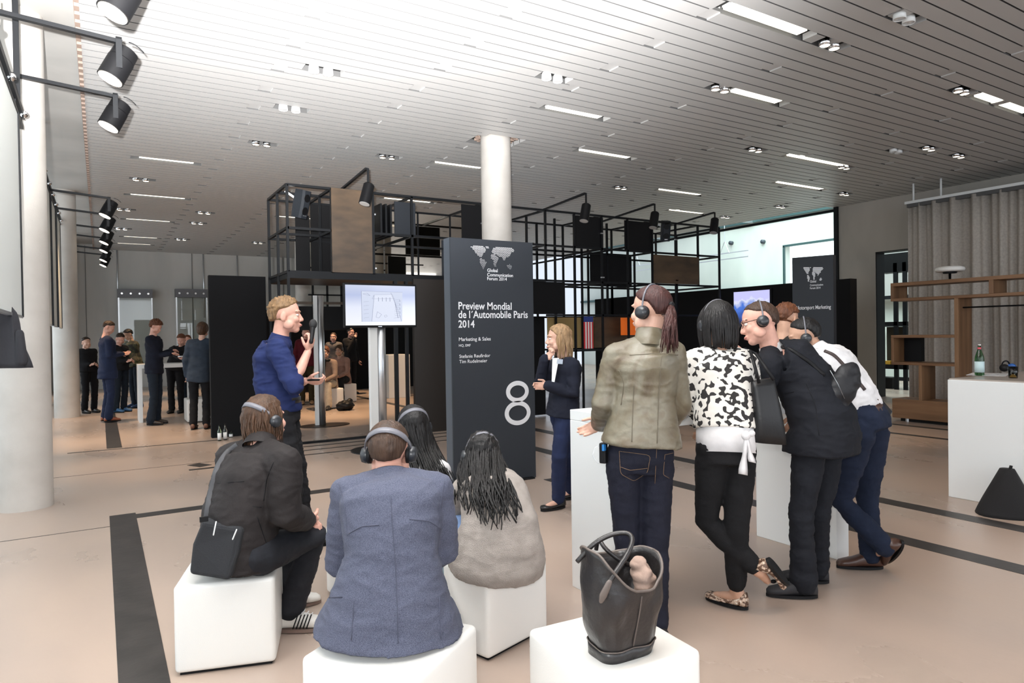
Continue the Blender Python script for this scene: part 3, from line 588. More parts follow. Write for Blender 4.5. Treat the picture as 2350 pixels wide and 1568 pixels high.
for s, xl, yb, xr, bo in (('Global', 1118, 624, 1142, .012), ('Communication', 1118, 634, 1177, .012), ('Forum 2014', 1118, 643, 1163, .012), ('Preview Mondial', 1052, 710, 1174, .015), ('de l\u00b4Automobile Paris', 1052, 730, 1211, .015), ('2014', 1052, 752, 1089, .015),
                          ('Marketing & Sales', 1053, 783, 1126, .008), ('HQ, EMF', 1053, 796, 1080, .006), ('Stefanie Reufirdor', 1054, 822, 1125, .006), ('Tim Rudelmeier', 1054, 834, 1118, .006)):
    sign_text(s, on(xl, yb, Y=BY), on(xr, yb, Y=BY), bd, bold=bo, squash=1.12 if bo > .012 else 1.0)
A = on(1158, 980, Y=BY); B = on(1218, 980, Y=BY); T = on(1188, 872, Y=BY)
mb = MB(); zc = A.z; Hh = T.z-zc; cx = (A.x+B.x)/2; r1 = Hh*0.235; r2 = Hh*0.265
for (cz, rx, rz) in ((zc+Hh-r1-0.01, (B.x-A.x)*0.43, r1), (zc+r2+0.005, (B.x-A.x)*0.49, r2)):
    th = (B.x-A.x)*0.145; n = 48; out = []; inn = []
    for i in range(n):
        a = 2*math.pi*i/n; out.append(Vector((cx+rx*math.cos(a), BY-0.006, cz+rz*math.sin(a)))); inn.append(Vector((cx+(rx-th)*math.cos(a), BY-0.006, cz+(rz-th)*math.sin(a))))
    mb.add(out+inn+[p+Vector((0, 0.006, 0)) for p in out+inn], [(i, (i+1) % n, n+(i+1) % n, n+i) for i in range(n)]+[(i, (i+1) % n, 2*n+(i+1) % n, 2*n+i) for i in range(n)])
mb.build('number_eight', M['text'], bd)
# second board
C1 = on(1808, 592, D=9.9); C2 = on(1818, 592, D=9.85); C3 = on(1912, 598, D=9.5); dx = Vector((C3.x-C2.x, C3.y-C2.y, 0)); Wd = dx.length; dx.normalize(); ny = dx.cross(Vector((0, 0, 1)))
b2 = thing('sign_board', 'dark sign board with world map and white Motorsport Marketing lettering at right', 'sign', (C2.x, C2.y, 0))
top = C2.z; o0 = Vector((C2.x, C2.y, 0)); MB().poly([o0, o0+dx*Wd, o0+dx*Wd+V(0, 0, top), o0+V(0, 0, top)], -ny*0.15).build('board_body', M['anth'], b2)
MB().poly([o0-dx*0.004-ny*0.01, o0-ny*0.15-dx*0.004, o0-ny*0.15-dx*0.004+V(0, 0, top), o0-dx*0.004-ny*0.01+V(0, 0, top)], dx*0.004).build('board_side', M['anth_side'], b2)
def onb(x, y):  # point on the board's face
    d = Vector((x-1175)/FPX*CR + (784-y)/FPX*CU + CF); c = Vector(CC); return c + d*((o0-c).dot(ny)/d.dot(ny))
mb = MB()
for i in range(34):
    for j in range(17):
        u, v = i/34, j/17
        if any(inpoly((u, v), P_) for P_ in LAND):
            c = onb(1842+48*u, 650-38*v)+ny*0.003; r = 0.006; mb.add([c+dx*r*math.cos(a)+V(0, 0, r*math.sin(a)) for a in np.linspace(0, 2*math.pi, 6, endpoint=False)], [tuple(range(6))])
mb.build('world_map', M['text'], b2)
for s, xl, yb, xr in (('Global', 1859, 649, 1873), ('Communication', 1859, 657, 1889), ('Forum 2014', 1859, 664, 1883), ('Motorsport Marketing', 1828, 711, 1907)): sign_text(s, onb(xl, yb), onb(xr, yb), b2, dx=dx, squash=1.5, bold=0.01)
# ------------------------------------------------------------------ screens on stands
def tv(cx, cy, z0, z1, wd, label, facing, name='screen_on_stand'):
    s = -facing; r = thing(name, label, 'screen', (cx, cy+0.05, 0)); fy = cy
    MB().box((cx-wd/2-0.02, fy, z0-0.02), (cx+wd/2+0.02, fy+0.05*s*-1 if s < 0 else fy-0.05, z1+0.02)).build('housing', M['black'], r, bevel=0.006)
    return r
TYc = 8.36
r = thing('screen_on_stand', 'flat screen on a white twin column stand showing a pale technical drawing', 'screen', (3.14, 8.45, 0))
S0 = on(790, 751, Y=TYc); S1 = on(955, 651, Y=TYc); z0 = on(873, 752, Y=TYc).z; z1 = on(873, 651, Y=TYc).z
MB().box((S0.x, TYc, z0), (S1.x, TYc+0.055, z1)).build('housing', M['black'], r, bevel=0.008)
m, t, b_ = newmat('screen_picture'); N, L = t.nodes, t.links; tc = N.new('ShaderNodeTexCoord'); sx = N.new('ShaderNodeSeparateXYZ'); L.new(tc.outputs['Generated'], sx.inputs[0]); rp = N.new('ShaderNodeValToRGB'); L.new(sx.outputs['Z'], rp.inputs[0]); cr = rp.color_ramp
for _ in range(2): cr.elements.new(0.5)
for e, (p_, c) in zip(cr.elements, ((0.0, (0.95, 0.97, 1)), (0.45, (0.82, 0.86, 1)), (0.75, (0.50, 0.57, 0.82)), (1.0, (0.62, 0.67, 0.85)))): e.position = p_; e.color = (*c, 1)
L.new(rp.outputs[0], b_.inputs['Emission Color']); b_.inputs['Emission Strength'].default_value = 0.95; b_.inputs['Base Color'].default_value = (0.02, 0.02, 0.02, 1); b_.inputs['Roughness'].default_value = 0.2
pic = MB().box((S0.x+0.02, TYc-0.002, z0+0.03), (S1.x-0.02, TYc, z1-0.025)).build('picture', m, r)
def em(n, c, s=0.9): return mat(n, (0.02, 0.02, 0.02), 0.4, emit=c, estr=s)
Wp = S1.x-S0.x-0.04; Hp = z1-z0-0.055
def sp(u, v, d=0.004): return Vector((S0.x+0.02+u*Wp, TYc-d, z0+0.03+v*Hp))
def spoly(pts, d): return [sp(u, v, d) for u, v in pts]
e1 = em('drawing_light', (0.70, 0.76, 0.93)); e2 = em('drawing_pale', (0.80, 0.85, 1.0)); e3 = em('drawing_line', (0.28, 0.31, 0.45))
MB().poly(spoly([(0.22, 0.09), (0.80, 0.09), (0.81, 0.84), (0.22, 0.85)], 0.003), (0, 0.001, 0)).build('drawing_frame', e1, pic)
MB().poly(spoly([(0.36, 0.10), (0.79, 0.10), (0.66, 0.78), (0.40, 0.76)], 0.004), (0, 0.001, 0)).build('drawing_field', e2, pic)
mb = MB()
def line(pts, w=0.004):
    for a_, c_ in zip(pts, pts[1:]): mb.bar(sp(*a_, 0.006), sp(*c_, 0.006), w, 0.002)
line([(0.36, 0.10), (0.40, 0.76), (0.66, 0.78), (0.79, 0.10)]); line([(0.22, 0.85), (0.81, 0.84)], 0.005); line([(0.22, 0.85), (0.22, 0.09)]); line([(0.40, 0.76), (0.37, 0.66), (0.70, 0.68)])
line([(0.64, 0.82), (0.70, 0.55), (0.74, 0.18)], 0.007); line([(0.24, 0.78), (0.34, 0.74), (0.30, 0.80), (0.24, 0.78)], 0.008); line([(0.42, 0.20), (0.44, 0.34), (0.50, 0.27), (0.46, 0.18), (0.42, 0.20)], 0.008); line([(0.54, 0.24), (0.57, 0.26), (0.58, 0.22), (0.55, 0.20), (0.54, 0.24)])
for k in range(4): u = 0.46+0.055*k; line([(u, 0.60), (u, 0.70)], 0.006)
for k in range(5): v = 0.18+0.1*k; line([(0.68+0.004*k, v), (0.77, v+0.02), (0.765, v+0.07), (0.69, v+0.06)], 0.005); line([(0.25, v), (0.32, v+0.02)], 0.004)
mb.build('drawing_lines', e3, pic)
MB().box((2.985, TYc+0.06, 0.02), (3.10, TYc+0.12, z1-0.1)).build('stand_plate', M['white'], r, bevel=0.01)
MB().cyl((3.155, TYc+0.10, 0.02), (3.155, TYc+0.10, z1-0.1), 0.062, 32).build('stand_column', M['silver'], r, True)
MB().lathe((3.1, TYc+0.1, 0), [(0.36, 0), (0.36, 0.012), (0.34, 0.018)], 40).build('base_plate', M['steel'], r)
MB().box((S0.x+0.45, TYc-0.003, z0+0.008), (S0.x+0.5, TYc, z0+0.018)).build('maker_mark', M['silver'], r)
# the other stand beyond the opening, turned away
r = thing('screen_on_stand', 'second screen stand with dark oval foot, seen from behind through the opening', 'screen', (3.14, 11.36, 0))
MB().box((3.06, 11.33, 0.02), (3.12, 11.38, 2.2)).build('stand_plate', M['white'], r); MB().cyl((3.18, 11.36, 0.02), (3.18, 11.36, 2.2), 0.055, 28).build('stand_column', M['silver'], r, True)
mb = MB(); mb.rings([[Vector((3.22+0.42*math.cos(a), 11.36+0.26*math.sin(a), z)) for a in np.linspace(0, 2*math.pi, 40, endpoint=False)] for z in (0, 0.015)]); mb.build('base_plate', mat('dark_brown_steel', (0.03, 0.02, 0.015), 0.4, 0.4), r)
MB().box((2.70, 11.40, 1.62), (3.70, 11.46, 2.02)).build('housing', M['black'], r, bevel=0.006); MB().box((2.70, 11.42, 2.06), (3.70, 11.5, 2.10)).build('top_shelf', M['bronze'], r)
# ------------------------------------------------------------------ rooms beyond the opening
tag(MB().box((3.2, 18.6, 0), (8.4, 18.75, 2.25)).build('black_partition', M['blackwall']), 'black partition far behind the opening, below the round column', 'partition')
mb = MB()
for x in np.linspace(5.0, 8.2, 9): mb.box((x, 18.65, 2.25), (x+0.05, 18.7, 3.4))
for z in (2.25, 2.65, 3.0, 3.4): mb.box((4.9, 18.65, z), (8.3, 18.7, z+0.04))
tag(mb.build('steel_frame_grid', M['steel']), 'small black grid frame far behind, over the distant partition', 'frame')
def boxtable(x0, x1, y0, y1, z, label): return tag(MB().box((x0, y0, 0), (x1, y1, z)).build('white_counter', M['white'], bevel=0.008), label, 'counter')
p = on(815, 882, Z=0); q = on(846, 885, Z=0); boxtable(p.x, p.x+0.9, p.y, p.y+0.6, 1.05, 'white counter block seen through the opening, behind the seated women'); 
p = on(893, 915, Z=0); boxtable(p.x, p.x+0.55, p.y, p.y+0.6, 1.05, 'white counter block right of the screen stand, seen through the opening')
# ------------------------------------------------------------------ white stools
def make_stool():
    r = thing('cube_stool', 'x', 'stool', (0, 0, 0)); mb = MB().box((-0.225, -0.225, 0.012), (0.225, 0.225, 0.42)); me = mb.mesh(); bm = bmesh.new(); bm.from_mesh(me)
    bmesh.ops.subdivide_edges(bm, edges=bm.edges[:], cuts=6, use_grid_fill=True)
    for v in bm.verts:
        x, y = v.co.x/0.225, v.co.y/0.225
        if v.co.z > 0.41: v.co.z -= 0.008*(1-x*x)*(1-y*y) + 0.002*noise.noise(v.co*9)
        else: v.co.x += 0.004*(1-y*y)*x*math.sin(v.co.z*8); v.co.y += 0.004*(1-x*x)*y*math.sin(v.co.z*8)
    bm.to_mesh(me); bm.free(); o = link('cushion', me, M['leather_white'], r, True, bevel=0.022, seg=4); o.modifiers['bevel'].angle_limit = 1.0
    MB().box((-0.205, -0.205, 0), (0.205, 0.205, 0.014)).build('base_board', M['black'], r); return r
st0 = make_stool(); first = [1]
def stool(x, y, rz, label, s=1.0, hz=1.0):
    o = st0 if first else copy_tree(st0)
    if first: first.pop()
    o.location = (x, y, 0); o.rotation_euler = (0, 0, rz); o.scale = (s, s, hz); o['label'] = label; o['group'] = 'white cube stools'; return o
stool(0.52, 3.46, math.radians(-17), 'white cube stool under the man with the grey shoulder bag', 0.95, 0.96)
stool(0.87, 2.26, math.radians(35), 'white cube stool under the man in the blue-grey blazer, cut off at the bottom', 1.0, 1.0)
stool(1.50+0.208*0.97-0.208*0.35, 2.67+0.208*0.97+0.208*0.35, math.radians(17), 'white cube stool under the woman with long curly hair', 0.98, 0.95)
stool(1.52, 1.84, math.radians(-4), 'white cube stool carrying the black leather handbag', 0.97, 1.0)
stool(1.35, 3.75, 0.2, 'white cube stool hidden under the woman with straight black hair', 0.95, 0.96)
p = on(455, 966, Z=0); stool(p.x+0.05, p.y+0.0, 0.0, 'white cube stool far left beside the black partition', 1.15)
p = on(763, 938, Z=0); stool(p.x, p.y+0.2, 0.1, 'white cube stool under the woman in cream trousers')
p = on(800, 925, Z=0); stool(p.x, p.y+0.35, 0.1, 'white cube stool under the woman in a pink jacket')
p = on(808, 868, Z=0); stool(p.x, p.y, 0.2, 'empty cream cube stool in front of the distant white counter')
# ------------------------------------------------------------------ standing table
tb = thing('standing_table', 'tall white standing table with slab legs that the group leans on', 'table', (3.28, 2.92, 0))
MB().box((2.36, 2.62, 0.99), (4.19, 3.21, 1.05)).build('tabletop', M['white'], tb, bevel=0.004)
MB().box((2.36, 2.62, 0), (2.50, 3.21, 0.99)).build('leg_slab', M['white'], tb, bevel=0.004); MB().box((4.06, 2.62, 0), (4.19, 3.25, 0.99)).build('leg_slab', M['white'], tb, bevel=0.004)
tag(MB().box((2.95, 2.75, 1.05), (3.45, 3.0, 1.056)).build('paper_sheet', mat('paper', (0.8, 0.8, 0.74), 0.7)), 'white sheets lying on the standing table between the two women', 'paper')
# far table
a = on(355, 832, D=12.5); b = on(440, 832, D=12.9)
ft = thing('standing_table', 'white standing table at the far left with the men reading around it', 'table', (a.x, a.y, 0))
MB().box((a.x-0.28, a.y-0.25, 0.98), (b.x, a.y+0.4, 1.05)).build('tabletop', M['white'], ft, bevel=0.004); MB().box((a.x-0.28, a.y-0.25, 0), (a.x-0.22, a.y+0.4, 0.98)).build('leg_slab', M['white'], ft); MB().box((b.x-0.06, a.y-0.25, 0), (b.x, a.y+0.4, 0.98)).build('leg_slab', M['white'], ft)
# ------------------------------------------------------------------ counter at right and things on it
ct = thing('white_counter', 'large white block counter at the right edge', 'counter', (7.4, 2.2, 0))
MB().box((6.39, 1.0, 0.0), (8.3, 3.06, 1.04)).build('counter_body', M['white'], ct, bevel=0.006); MB().box((6.40, 1.0, 1.04), (8.29, 3.05, 1.052)).build('counter_top', mat('greige_top', (0.40, 0.35, 0.31), 0.25), ct)
c = on(2248, 862, Z=1.052); h = 0.29
bt = thing('glass_bottle', 'green glass water bottle with white label on the white counter', 'bottle', c)
MB().lathe(c, [(0.001, 0), (0.036, 0.0), (0.038, 0.01), (0.038, h*0.52), (0.034, h*0.62), (0.017, h*0.80), (0.0135, h*0.86), (0.0135, h*0.97), (0.001, h*0.97)], 32).build('bottle_body', M['green_glass'], bt, True)
MB().lathe(c, [(0.0388, 0.03), (0.0388, h*0.45)], 32).build('label', mat('label_paper', (0.55, 0.70, 0.72), 0.6), bt, True); MB().lathe(c, [(0.0145, h*0.82), (0.0145, h*0.9)], 20).build('neck_label', mat('label_red', (0.6, 0.08, 0.1), 0.6), bt, True)
MB().lathe(c, [(0.0155, h*0.95), (0.0155, h), (0.001, h)], 20).build('cap', M['chrome'], bt, True)
c = on(2325, 868, Z=1.052); gl_ = thing('drinking_glass', 'glass with amber drink at the right edge of the counter', 'glass', c)
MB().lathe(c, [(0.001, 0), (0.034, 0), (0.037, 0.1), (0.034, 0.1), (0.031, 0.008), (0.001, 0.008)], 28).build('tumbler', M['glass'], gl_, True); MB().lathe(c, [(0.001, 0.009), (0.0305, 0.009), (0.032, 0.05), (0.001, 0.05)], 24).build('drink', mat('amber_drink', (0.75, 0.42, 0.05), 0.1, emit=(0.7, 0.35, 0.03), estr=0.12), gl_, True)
c = on(2290, 862, Z=1.053); tag(MB().obox(c+V(0.1, 0.12, 0.001), (0.42, 0.30, 0.002), 0.3).build('paper_sheet', mat('glossy_paper', (0.75, 0.75, 0.76), 0.3)), 'shiny paper sheet lying on the counter behind the bottle', 'paper')
c = on(2262, 861, Z=1.056); mb = MB()
for i in range(9): mb.tube([c+V(0.022*i+0.009*math.cos(a), 0.009*math.sin(a)-0.004*i, 0.003) for a in np.linspace(0, 6.28, 10)], 0.002, 5)
tag(mb.build('key_chain', M['chrome'], smooth=True), 'small silver chain lying on the counter beside the bottle', 'chain')
c = on(2338, 856, Z=1.056)+V(0.15, 0.15, 0); hp = thing('headphones', 'black headphones with blue pad lying at the far side of the counter', 'headphones', c, 'headphones')
MB().tube([c+V(0.08*math.cos(a), 0.02, 0.06+0.09*math.sin(a)*0.5) for a in np.linspace(0, math.pi, 12)], 0.007, 8).build('headband', M['black'], hp, True)
MB().lathe(c+V(-0.08, 0.0, 0.04), [(0.001, -0.02), (0.035, -0.02), (0.038, 0.01), (0.001, 0.015)], 20, axis=(1, 0, 0)).build('ear_cup', M['black'], hp, True); MB().lathe(c+V(0.08, 0, 0.04), [(0.001, -0.02), (0.035, -0.02), (0.038, 0.01), (0.001, 0.015)], 20, axis=(1, 0, 0)).build('ear_cup', mat('blue_pad', (0.02, 0.1, 0.35), 0.5), hp, True)
# second glass jug-like bottle
# black bag on the floor
c = on(2345, 1178, Z=0); c.x -= 0.10; mb = MB(); R = []
for t in np.linspace(0, 1, 14):
    z = 0.36*t; wx = 0.20*(1-t**1.3)+0.05; wy = 0.16*(1-t)+0.05
    R.append([Vector((c.x+wx*math.cos(a)*(1+0.07*math.sin(3*a+4*t)), c.y+0.06+wy*math.sin(a), z)) for a in np.linspace(0, 2*math.pi, 24, endpoint=False)])
mb.rings(R); bg_ = thing('shoulder_bag', 'limp black fabric bag on the floor against the white counter', 'bag', c); mb.build('bag_body', mat('black_fabric', (0.006, 0.006, 0.007), 0.95, 0, 0.2, 120), bg_, True)
MB().tube([c+V(-0.03+0.05*math.sin(t), 0.04, 0.34+0.03*t) for t in np.linspace(0, 1.5, 6)], 0.012, 8).build('strap', M['black'], bg_, True)
# furniture seen through the right doorway
XD = 16.6
def dbox(x0, y0, x1, y1, m, nm, lb, th=0.4):
    a = on(x0, y1, X=XD); b = on(x1, y0, X=XD); z0 = max(0, a.z); return tag(MB().box((XD, b.y, z0), (XD+th, a.y, b.z)).build(nm, m), lb, 'cabinet' if 'cab' in nm else 'beam')
r = thing('black_cabinet', 'tall black open cabinet seen through the doorway by the curtain', 'cabinet', (XD, on(2045, 800, X=XD).y, 0))
for x0, x1 in ((2013, 2019), (2052, 2058), (2073, 2079)): a = on(x0, 900, X=XD); b = on(x1, 600, X=XD); MB().box((XD, b.y, 0), (XD+0.06, a.y, 3.1)).build('post', M['steel'], r)
for y0, y1, m in ((578, 628, M['black']), (738, 748, M['black']), (838, 846, M['black'])): a = on(2013, y1, X=XD); b = on(2084, y0, X=XD); MB().box((XD, b.y, a.z), (XD+0.4, a.y, b.z)).build('shelf_board', m, r)
a = on(2020, 838, X=XD); b = on(2070, 750, X=XD); MB().box((XD+0.3, b.y, a.z), (XD+0.34, a.y, b.z)).build('back_panel', mat('olive_black', (0.03, 0.024, 0.012), 0.6), r)
a = on(2022, 838, X=XD); b = on(2042, 829, X=XD); tag(MB().box((XD+0.02, b.y, a.z), (XD+0.25, a.y, b.z)).build('ochre_box', mat('ochre', (0.55, 0.30, 0.03), 0.5)), 'flat ochre box on the lower shelf of the black cabinet', 'box')
a = on(2022, 905, X=XD); b = on(2042, 868, X=XD); tag(MB().box((XD+0.1, b.y, 0), (XD+0.4, a.y, b.z)).build('black_case', M['black']), 'black case on the floor under the black cabinet', 'case')
# ------------------------------------------------------------------ wooden shelf
SX = 11.0; sh = thing('wooden_shelf', 'open brown teak shelf of stacked boxes in front of the grey curtain', 'shelf', (SX+0.2, 4.4, 0)); DP = 0.42
def bd_(y0, y1, z0, z1, nm='board', v=False): MB().box((SX, y0, z0), (SX+DP, y1, z1)).build(nm, M['wood_v' if v else 'wood'], sh, bevel=0.004)
YE = 2.6
bd_(YE, 6.12, 2.18, 2.235); bd_(YE, 6.12, 1.94, 1.985); bd_(6.075, 6.12, 1.985, 2.18, 'divider', True); bd_(4.64, 4.70, 1.985, 2.18, 'divider', True)
bd_(5.11, 5.165, 0.36, 1.94, 'upright', True); bd_(3.2, 3.26, 0.36, 1.94, 'upright', True)
bd_(5.165, 6.12, 1.345, 1.39); bd_(5.165, 6.12, 0.91, 0.955); bd_(6.075, 6.12, 0.955, 1.345, 'divider', True)
bd_(5.645, 5.69, 0.36, 0.91, 'divider', True)
bd_(2.8, 6.11, 0.05, 0.36, 'plinth_box'); MB().box((SX-0.006, 2.9, 0.09), (SX, 6.03, 0.32)).build('plinth_front', M['wood'], sh)
MB().box((SX+0.05, 2.9, 0), (SX+0.35, 6.0, 0.05)).build('recessed_foot', M['black'], sh); MB().cyl((SX+0.06, 5.9, 0), (SX+0.06, 5.9, 0.05), 0.03, 12).build('foot', M['silver'], sh)
MB().box((SX+0.30, 5.8, 0.96), (SX+0.40, 6.07, 1.34)).build('back_panel', M['black'], sh)
MB().cyl((SX+0.15, 3.26, 1.80), (SX+0.15, 5.11, 1.80), 0.012, 12).build('hanging_rod', M['steel'], sh, True)
c = Vector((SX+0.2, on(2180, 637, X=SX+0.2).y, 2.235)); lp = thing('disc_lamp', 'white round disc on a short chrome stand, on top of the wooden shelf', 'lamp', c)
MB().lathe(c, [(0.001, 0), (0.10, 0), (0.10, 0.006), (0.02, 0.012), (0.018, 0.10), (0.001, 0.10)], 28).build('stand', M['chrome'], lp, True); MB().lathe(c, [(0.001, 0.10), (0.09, 0.10), (0.10, 0.125), (0.001, 0.13)], 28).build('underplate', M['steel'], lp, True)
MB().lathe(c, [(0.001, 0.125), (0.17, 0.125), (0.195, 0.14), (0.20, 0.165), (0.19, 0.19), (0.15, 0.205), (0.001, 0.207)], 40).build('disc', M['leather_white'], lp, True)
# ------------------------------------------------------------------ curtain
KX = 13.5; cu = thing('linen_curtain', 'floor-length pleated grey linen curtain on a white ceiling rail', 'curtain', (KX, 4, 0))
mb = MB(); ys = np.linspace(7.16, -3.0, 900); top = 3.9; vs = []; fs = []; nz = 6
for i, y in enumerate(ys):
    s = (7.16-y); a = 0.045*math.sin(s*19+1.6*math.sin(s*2.1))*(0.7+0.5*math.sin(s*1.7))+0.028*math.sin(s*43+2*math.sin(s*3.3))+0.04*noise.noise(Vector((s*2.2, 0, 0)))
    for j in range(nz): z = 0.02+(top-0.02)*j/(nz-1); k = 1.25-0.5*j/(nz-1); vs.append((KX+a*k, y+0.01*math.sin(s*7+z), z))
for i in range(len(ys)-1):
    for j in range(nz-1): fs.append((i*nz+j, i*nz+j+1, (i+1)*nz+j+1, (i+1)*nz+j))
mb.add(vs, fs); o = mb.build('cloth', M['curtain'], cu, True); sd = o.modifiers.new('t', 'SOLIDIFY'); sd.thickness = 0.004
MB().box((KX-0.04, -3, top+0.02), (KX+0.04, 7.2, top+0.07)).build('rail', M['white'], cu); 
mb = MB()
mb.box((KX-0.035, -3, top-0.05), (KX+0.035, 7.16, top+0.02))
mb.build('header_tape', M['gap'], cu)
for y in (7.05, 6.55, 5.1, 3.4): MB().cyl((KX, y, top+0.07), (KX, y, 4.32), 0.018, 10).build('rail_hanger', M['white'], cu, True)
# ------------------------------------------------------------------ black handbag on the stool
hc = on(1422, 1492, Z=0.42); hc.z = 0.415
hb = thing('leather_handbag', 'large open black leather handbag with looped handles on a white cube stool', 'handbag', hc)
leather = mat('black_leather', (0.016, 0.014, 0.014), 0.36, 0, 0.25, 45); stitch = mat('leather_piping', (0.10, 0.08, 0.07), 0.5)
dxh = Vector(CR); dxh.z = 0; dxh.normalize(); dxh = Matrix.Rotation(math.radians(28), 3, 'Z') @ dxh; dyh = Vector((-dxh.y, dxh.x, 0)); H_ = 0.315
mb = MB(); R = []; n = 48
def bagring(t, g=0.0, off=0):
    w_ = 0.098+0.035*math.sin(min(1, t*1.15)*math.pi*0.6); d_ = 0.070+0.045*t; out = []
    for k in range(n):
        a = 2*math.pi*k/n; cx_, sx_ = math.cos(a), math.sin(a); e = 0.5+0.25*t
        x = (abs(cx_)**e)*(1 if cx_ > 0 else -1)*(w_-g); y = (abs(sx_)**e)*(1 if sx_ > 0 else -1)*(d_-g)
        z = t*H_ + t**3*(0.030*math.cos(2*a) - 0.035*max(0, -sx_)**2*max(0, math.cos(a*1-4.95)) + 0.025*math.cos(a-2.6))
        if t > 0.1: q = 0.011*noise.noise(Vector((x*20, y*20, z*12+3))); x += q*cx_; y += q*sx_*1.5
        out.append(hc+dxh*(x+0.015*t)+dyh*y+V(0, 0, z+off))
    return out
for t in np.linspace(0, 1, 26): R.append(bagring(t))
for t in np.linspace(1, 0.12, 14): R.append(bagring(t, 0.006, 0.0))
mb.rings(R).build('bag_body', leather, hb, True)
MB().tube(bagring(1.0)+[bagring(1.0)[0]], 0.0045, 8).build('rim_piping', stitch, hb, True)
MB().rings([bagring(0.0, -0.003), bagring(0.13, -0.004)]).build('base_band', leather, hb, True); MB().tube(bagring(0.135, -0.004)+[bagring(0.135, -0.004)[0]], 0.0022, 6).build('base_seam', stitch, hb, True)
Dh = (hc-Vector(CC)).dot(Vector(CF))
def smooth_path(P, m=5):
    out = []
    for i in range(len(P)-1):
        p0, p1, p2, p3 = P[max(i-1, 0)], P[i], P[i+1], P[min(i+2, len(P)-1)]
        for k in range(m): t = k/m; out.append(0.5*((2*p1)+(p2-p0)*t+(2*p0-5*p1+4*p2-p3)*t*t+(3*p1-p0-3*p2+p3)*t**3))
    return out+[P[-1]]
MB().tube(smooth_path([on(1386, 1362, D=Dh-0.13), on(1402, 1330, D=Dh-0.12), on(1438, 1275, D=Dh-0.08), on(1451, 1240, D=Dh-0.05), on(1438, 1224, D=Dh-0.03), on(1402, 1228, D=Dh-0.02), on(1362, 1250, D=Dh-0.02), on(1324, 1290, D=Dh-0.02)]), 0.0082, 12).build('handle', leather, hb, True)
MB().tube(smooth_path([on(1368, 1262, D=Dh+0.10), on(1374, 1240, D=Dh+0.09), on(1392, 1262, D=Dh+0.06), on(1430, 1290, D=Dh+0.06), on(1492, 1312, D=Dh+0.08)]), 0.0075, 12).build('handle', leather, hb, True)
MB().tube([on(1398, 1338, D=Dh-0.135), on(1384, 1368, D=Dh-0.137), on(1380, 1380, D=Dh-0.135)], [0.010, 0.013, 0.008], 10, True, flat=(vF0, 0.35)).build('handle_tab', stitch, hb, True)
MB().tube(smooth_path([bagring(t_, -0.002)[36] for t_ in (0.86, 0.6, 0.35, 0.15)]), 0.0025, 6).build('front_seam', stitch, hb, True)
mb = MB(); c1 = on(1468, 1300, D=Dh+0.02); c2 = on(1478, 1335, D=Dh); mb.ell(c1-UP_*0.012, (0.034, 0.034, 0.050)).ell(c2, (0.040, 0.035, 0.055)); sc = remesh(mb, 0.005); wrinkle(sc, 0.010, 26); tag(link('folded_scarf', sc, mat('beige_scarf', (0.30, 0.21, 0.17), 0.85, 0, 0.3, 60)), 'crumpled beige scarf sticking out of the black handbag', 'scarf')
MB().obox(on(1489, 1330, D=Dh+0.0), (0.012, 0.012, 0.05)).build('red_lining', mat('red_lining', (0.5, 0.02, 0.015), 0.6), hb)
# small bottles by the black partition
for i, (x, y) in enumerate(((504, 1012), (517, 1010), (510, 1002), (521, 1001), (530, 1004))):
    c = on(x, y, Z=0); c.z = 0; hgt = 0.235 if i < 4 else 0.10; r = thing('small_bottle', ('front left', 'front right', 'rear left', 'rear right', 'shortest, lying rightmost')[i] + ' small clear bottle with white label by the black partition', 'bottle', c, 'small bottles by the black partition')
    MB().lathe(c, [(0.001, 0), (0.027, 0), (0.028, hgt*0.6), (0.013, hgt*0.75), (0.012, hgt), (0.001, hgt)], 18).build('bottle_body', M['glass'] if i % 2 else mk_glass('pale_green_glass%d' % i, (0.6, 0.85, 0.6)), r, True); MB().lathe(c, [(0.0285, hgt*0.08), (0.0285, hgt*0.5)], 18).build('label', M['white'], r, True)
c = on(545, 985, Z=0); mb = MB(); mb.tube([c+V(0, 0, 0.0), c+V(0.0, 0.02, 0.1), c+V(0.03, 0.02, 0.2), c+V(0.05, 0.02, 0.27)], [0.05, 0.06, 0.05, 0.02], 14, True)
tag(mb.build('dark_pouch', M['black'], smooth=True), 'dark upright pouch on the floor beside the small bottles', 'pouch')
# tall black base unit: dark bag near the seated women beyond
c = on(795, 942, Z=0); mb = MB(); mb.ell(c+V(0, 0, 0.10), (0.17, 0.12, 0.11)).ell(c+V(-0.12, 0, 0.09), (0.09, 0.08, 0.10)).ell(c+V(0.08, 0.03, 0.18), (0.07, 0.06, 0.06)); s_ = wrinkle(remesh(mb, 0.015), 0.02, 12); tag(link('dark_bag', s_, M['black']), 'dark lumpy bag on the floor beside the seated women', 'bag')
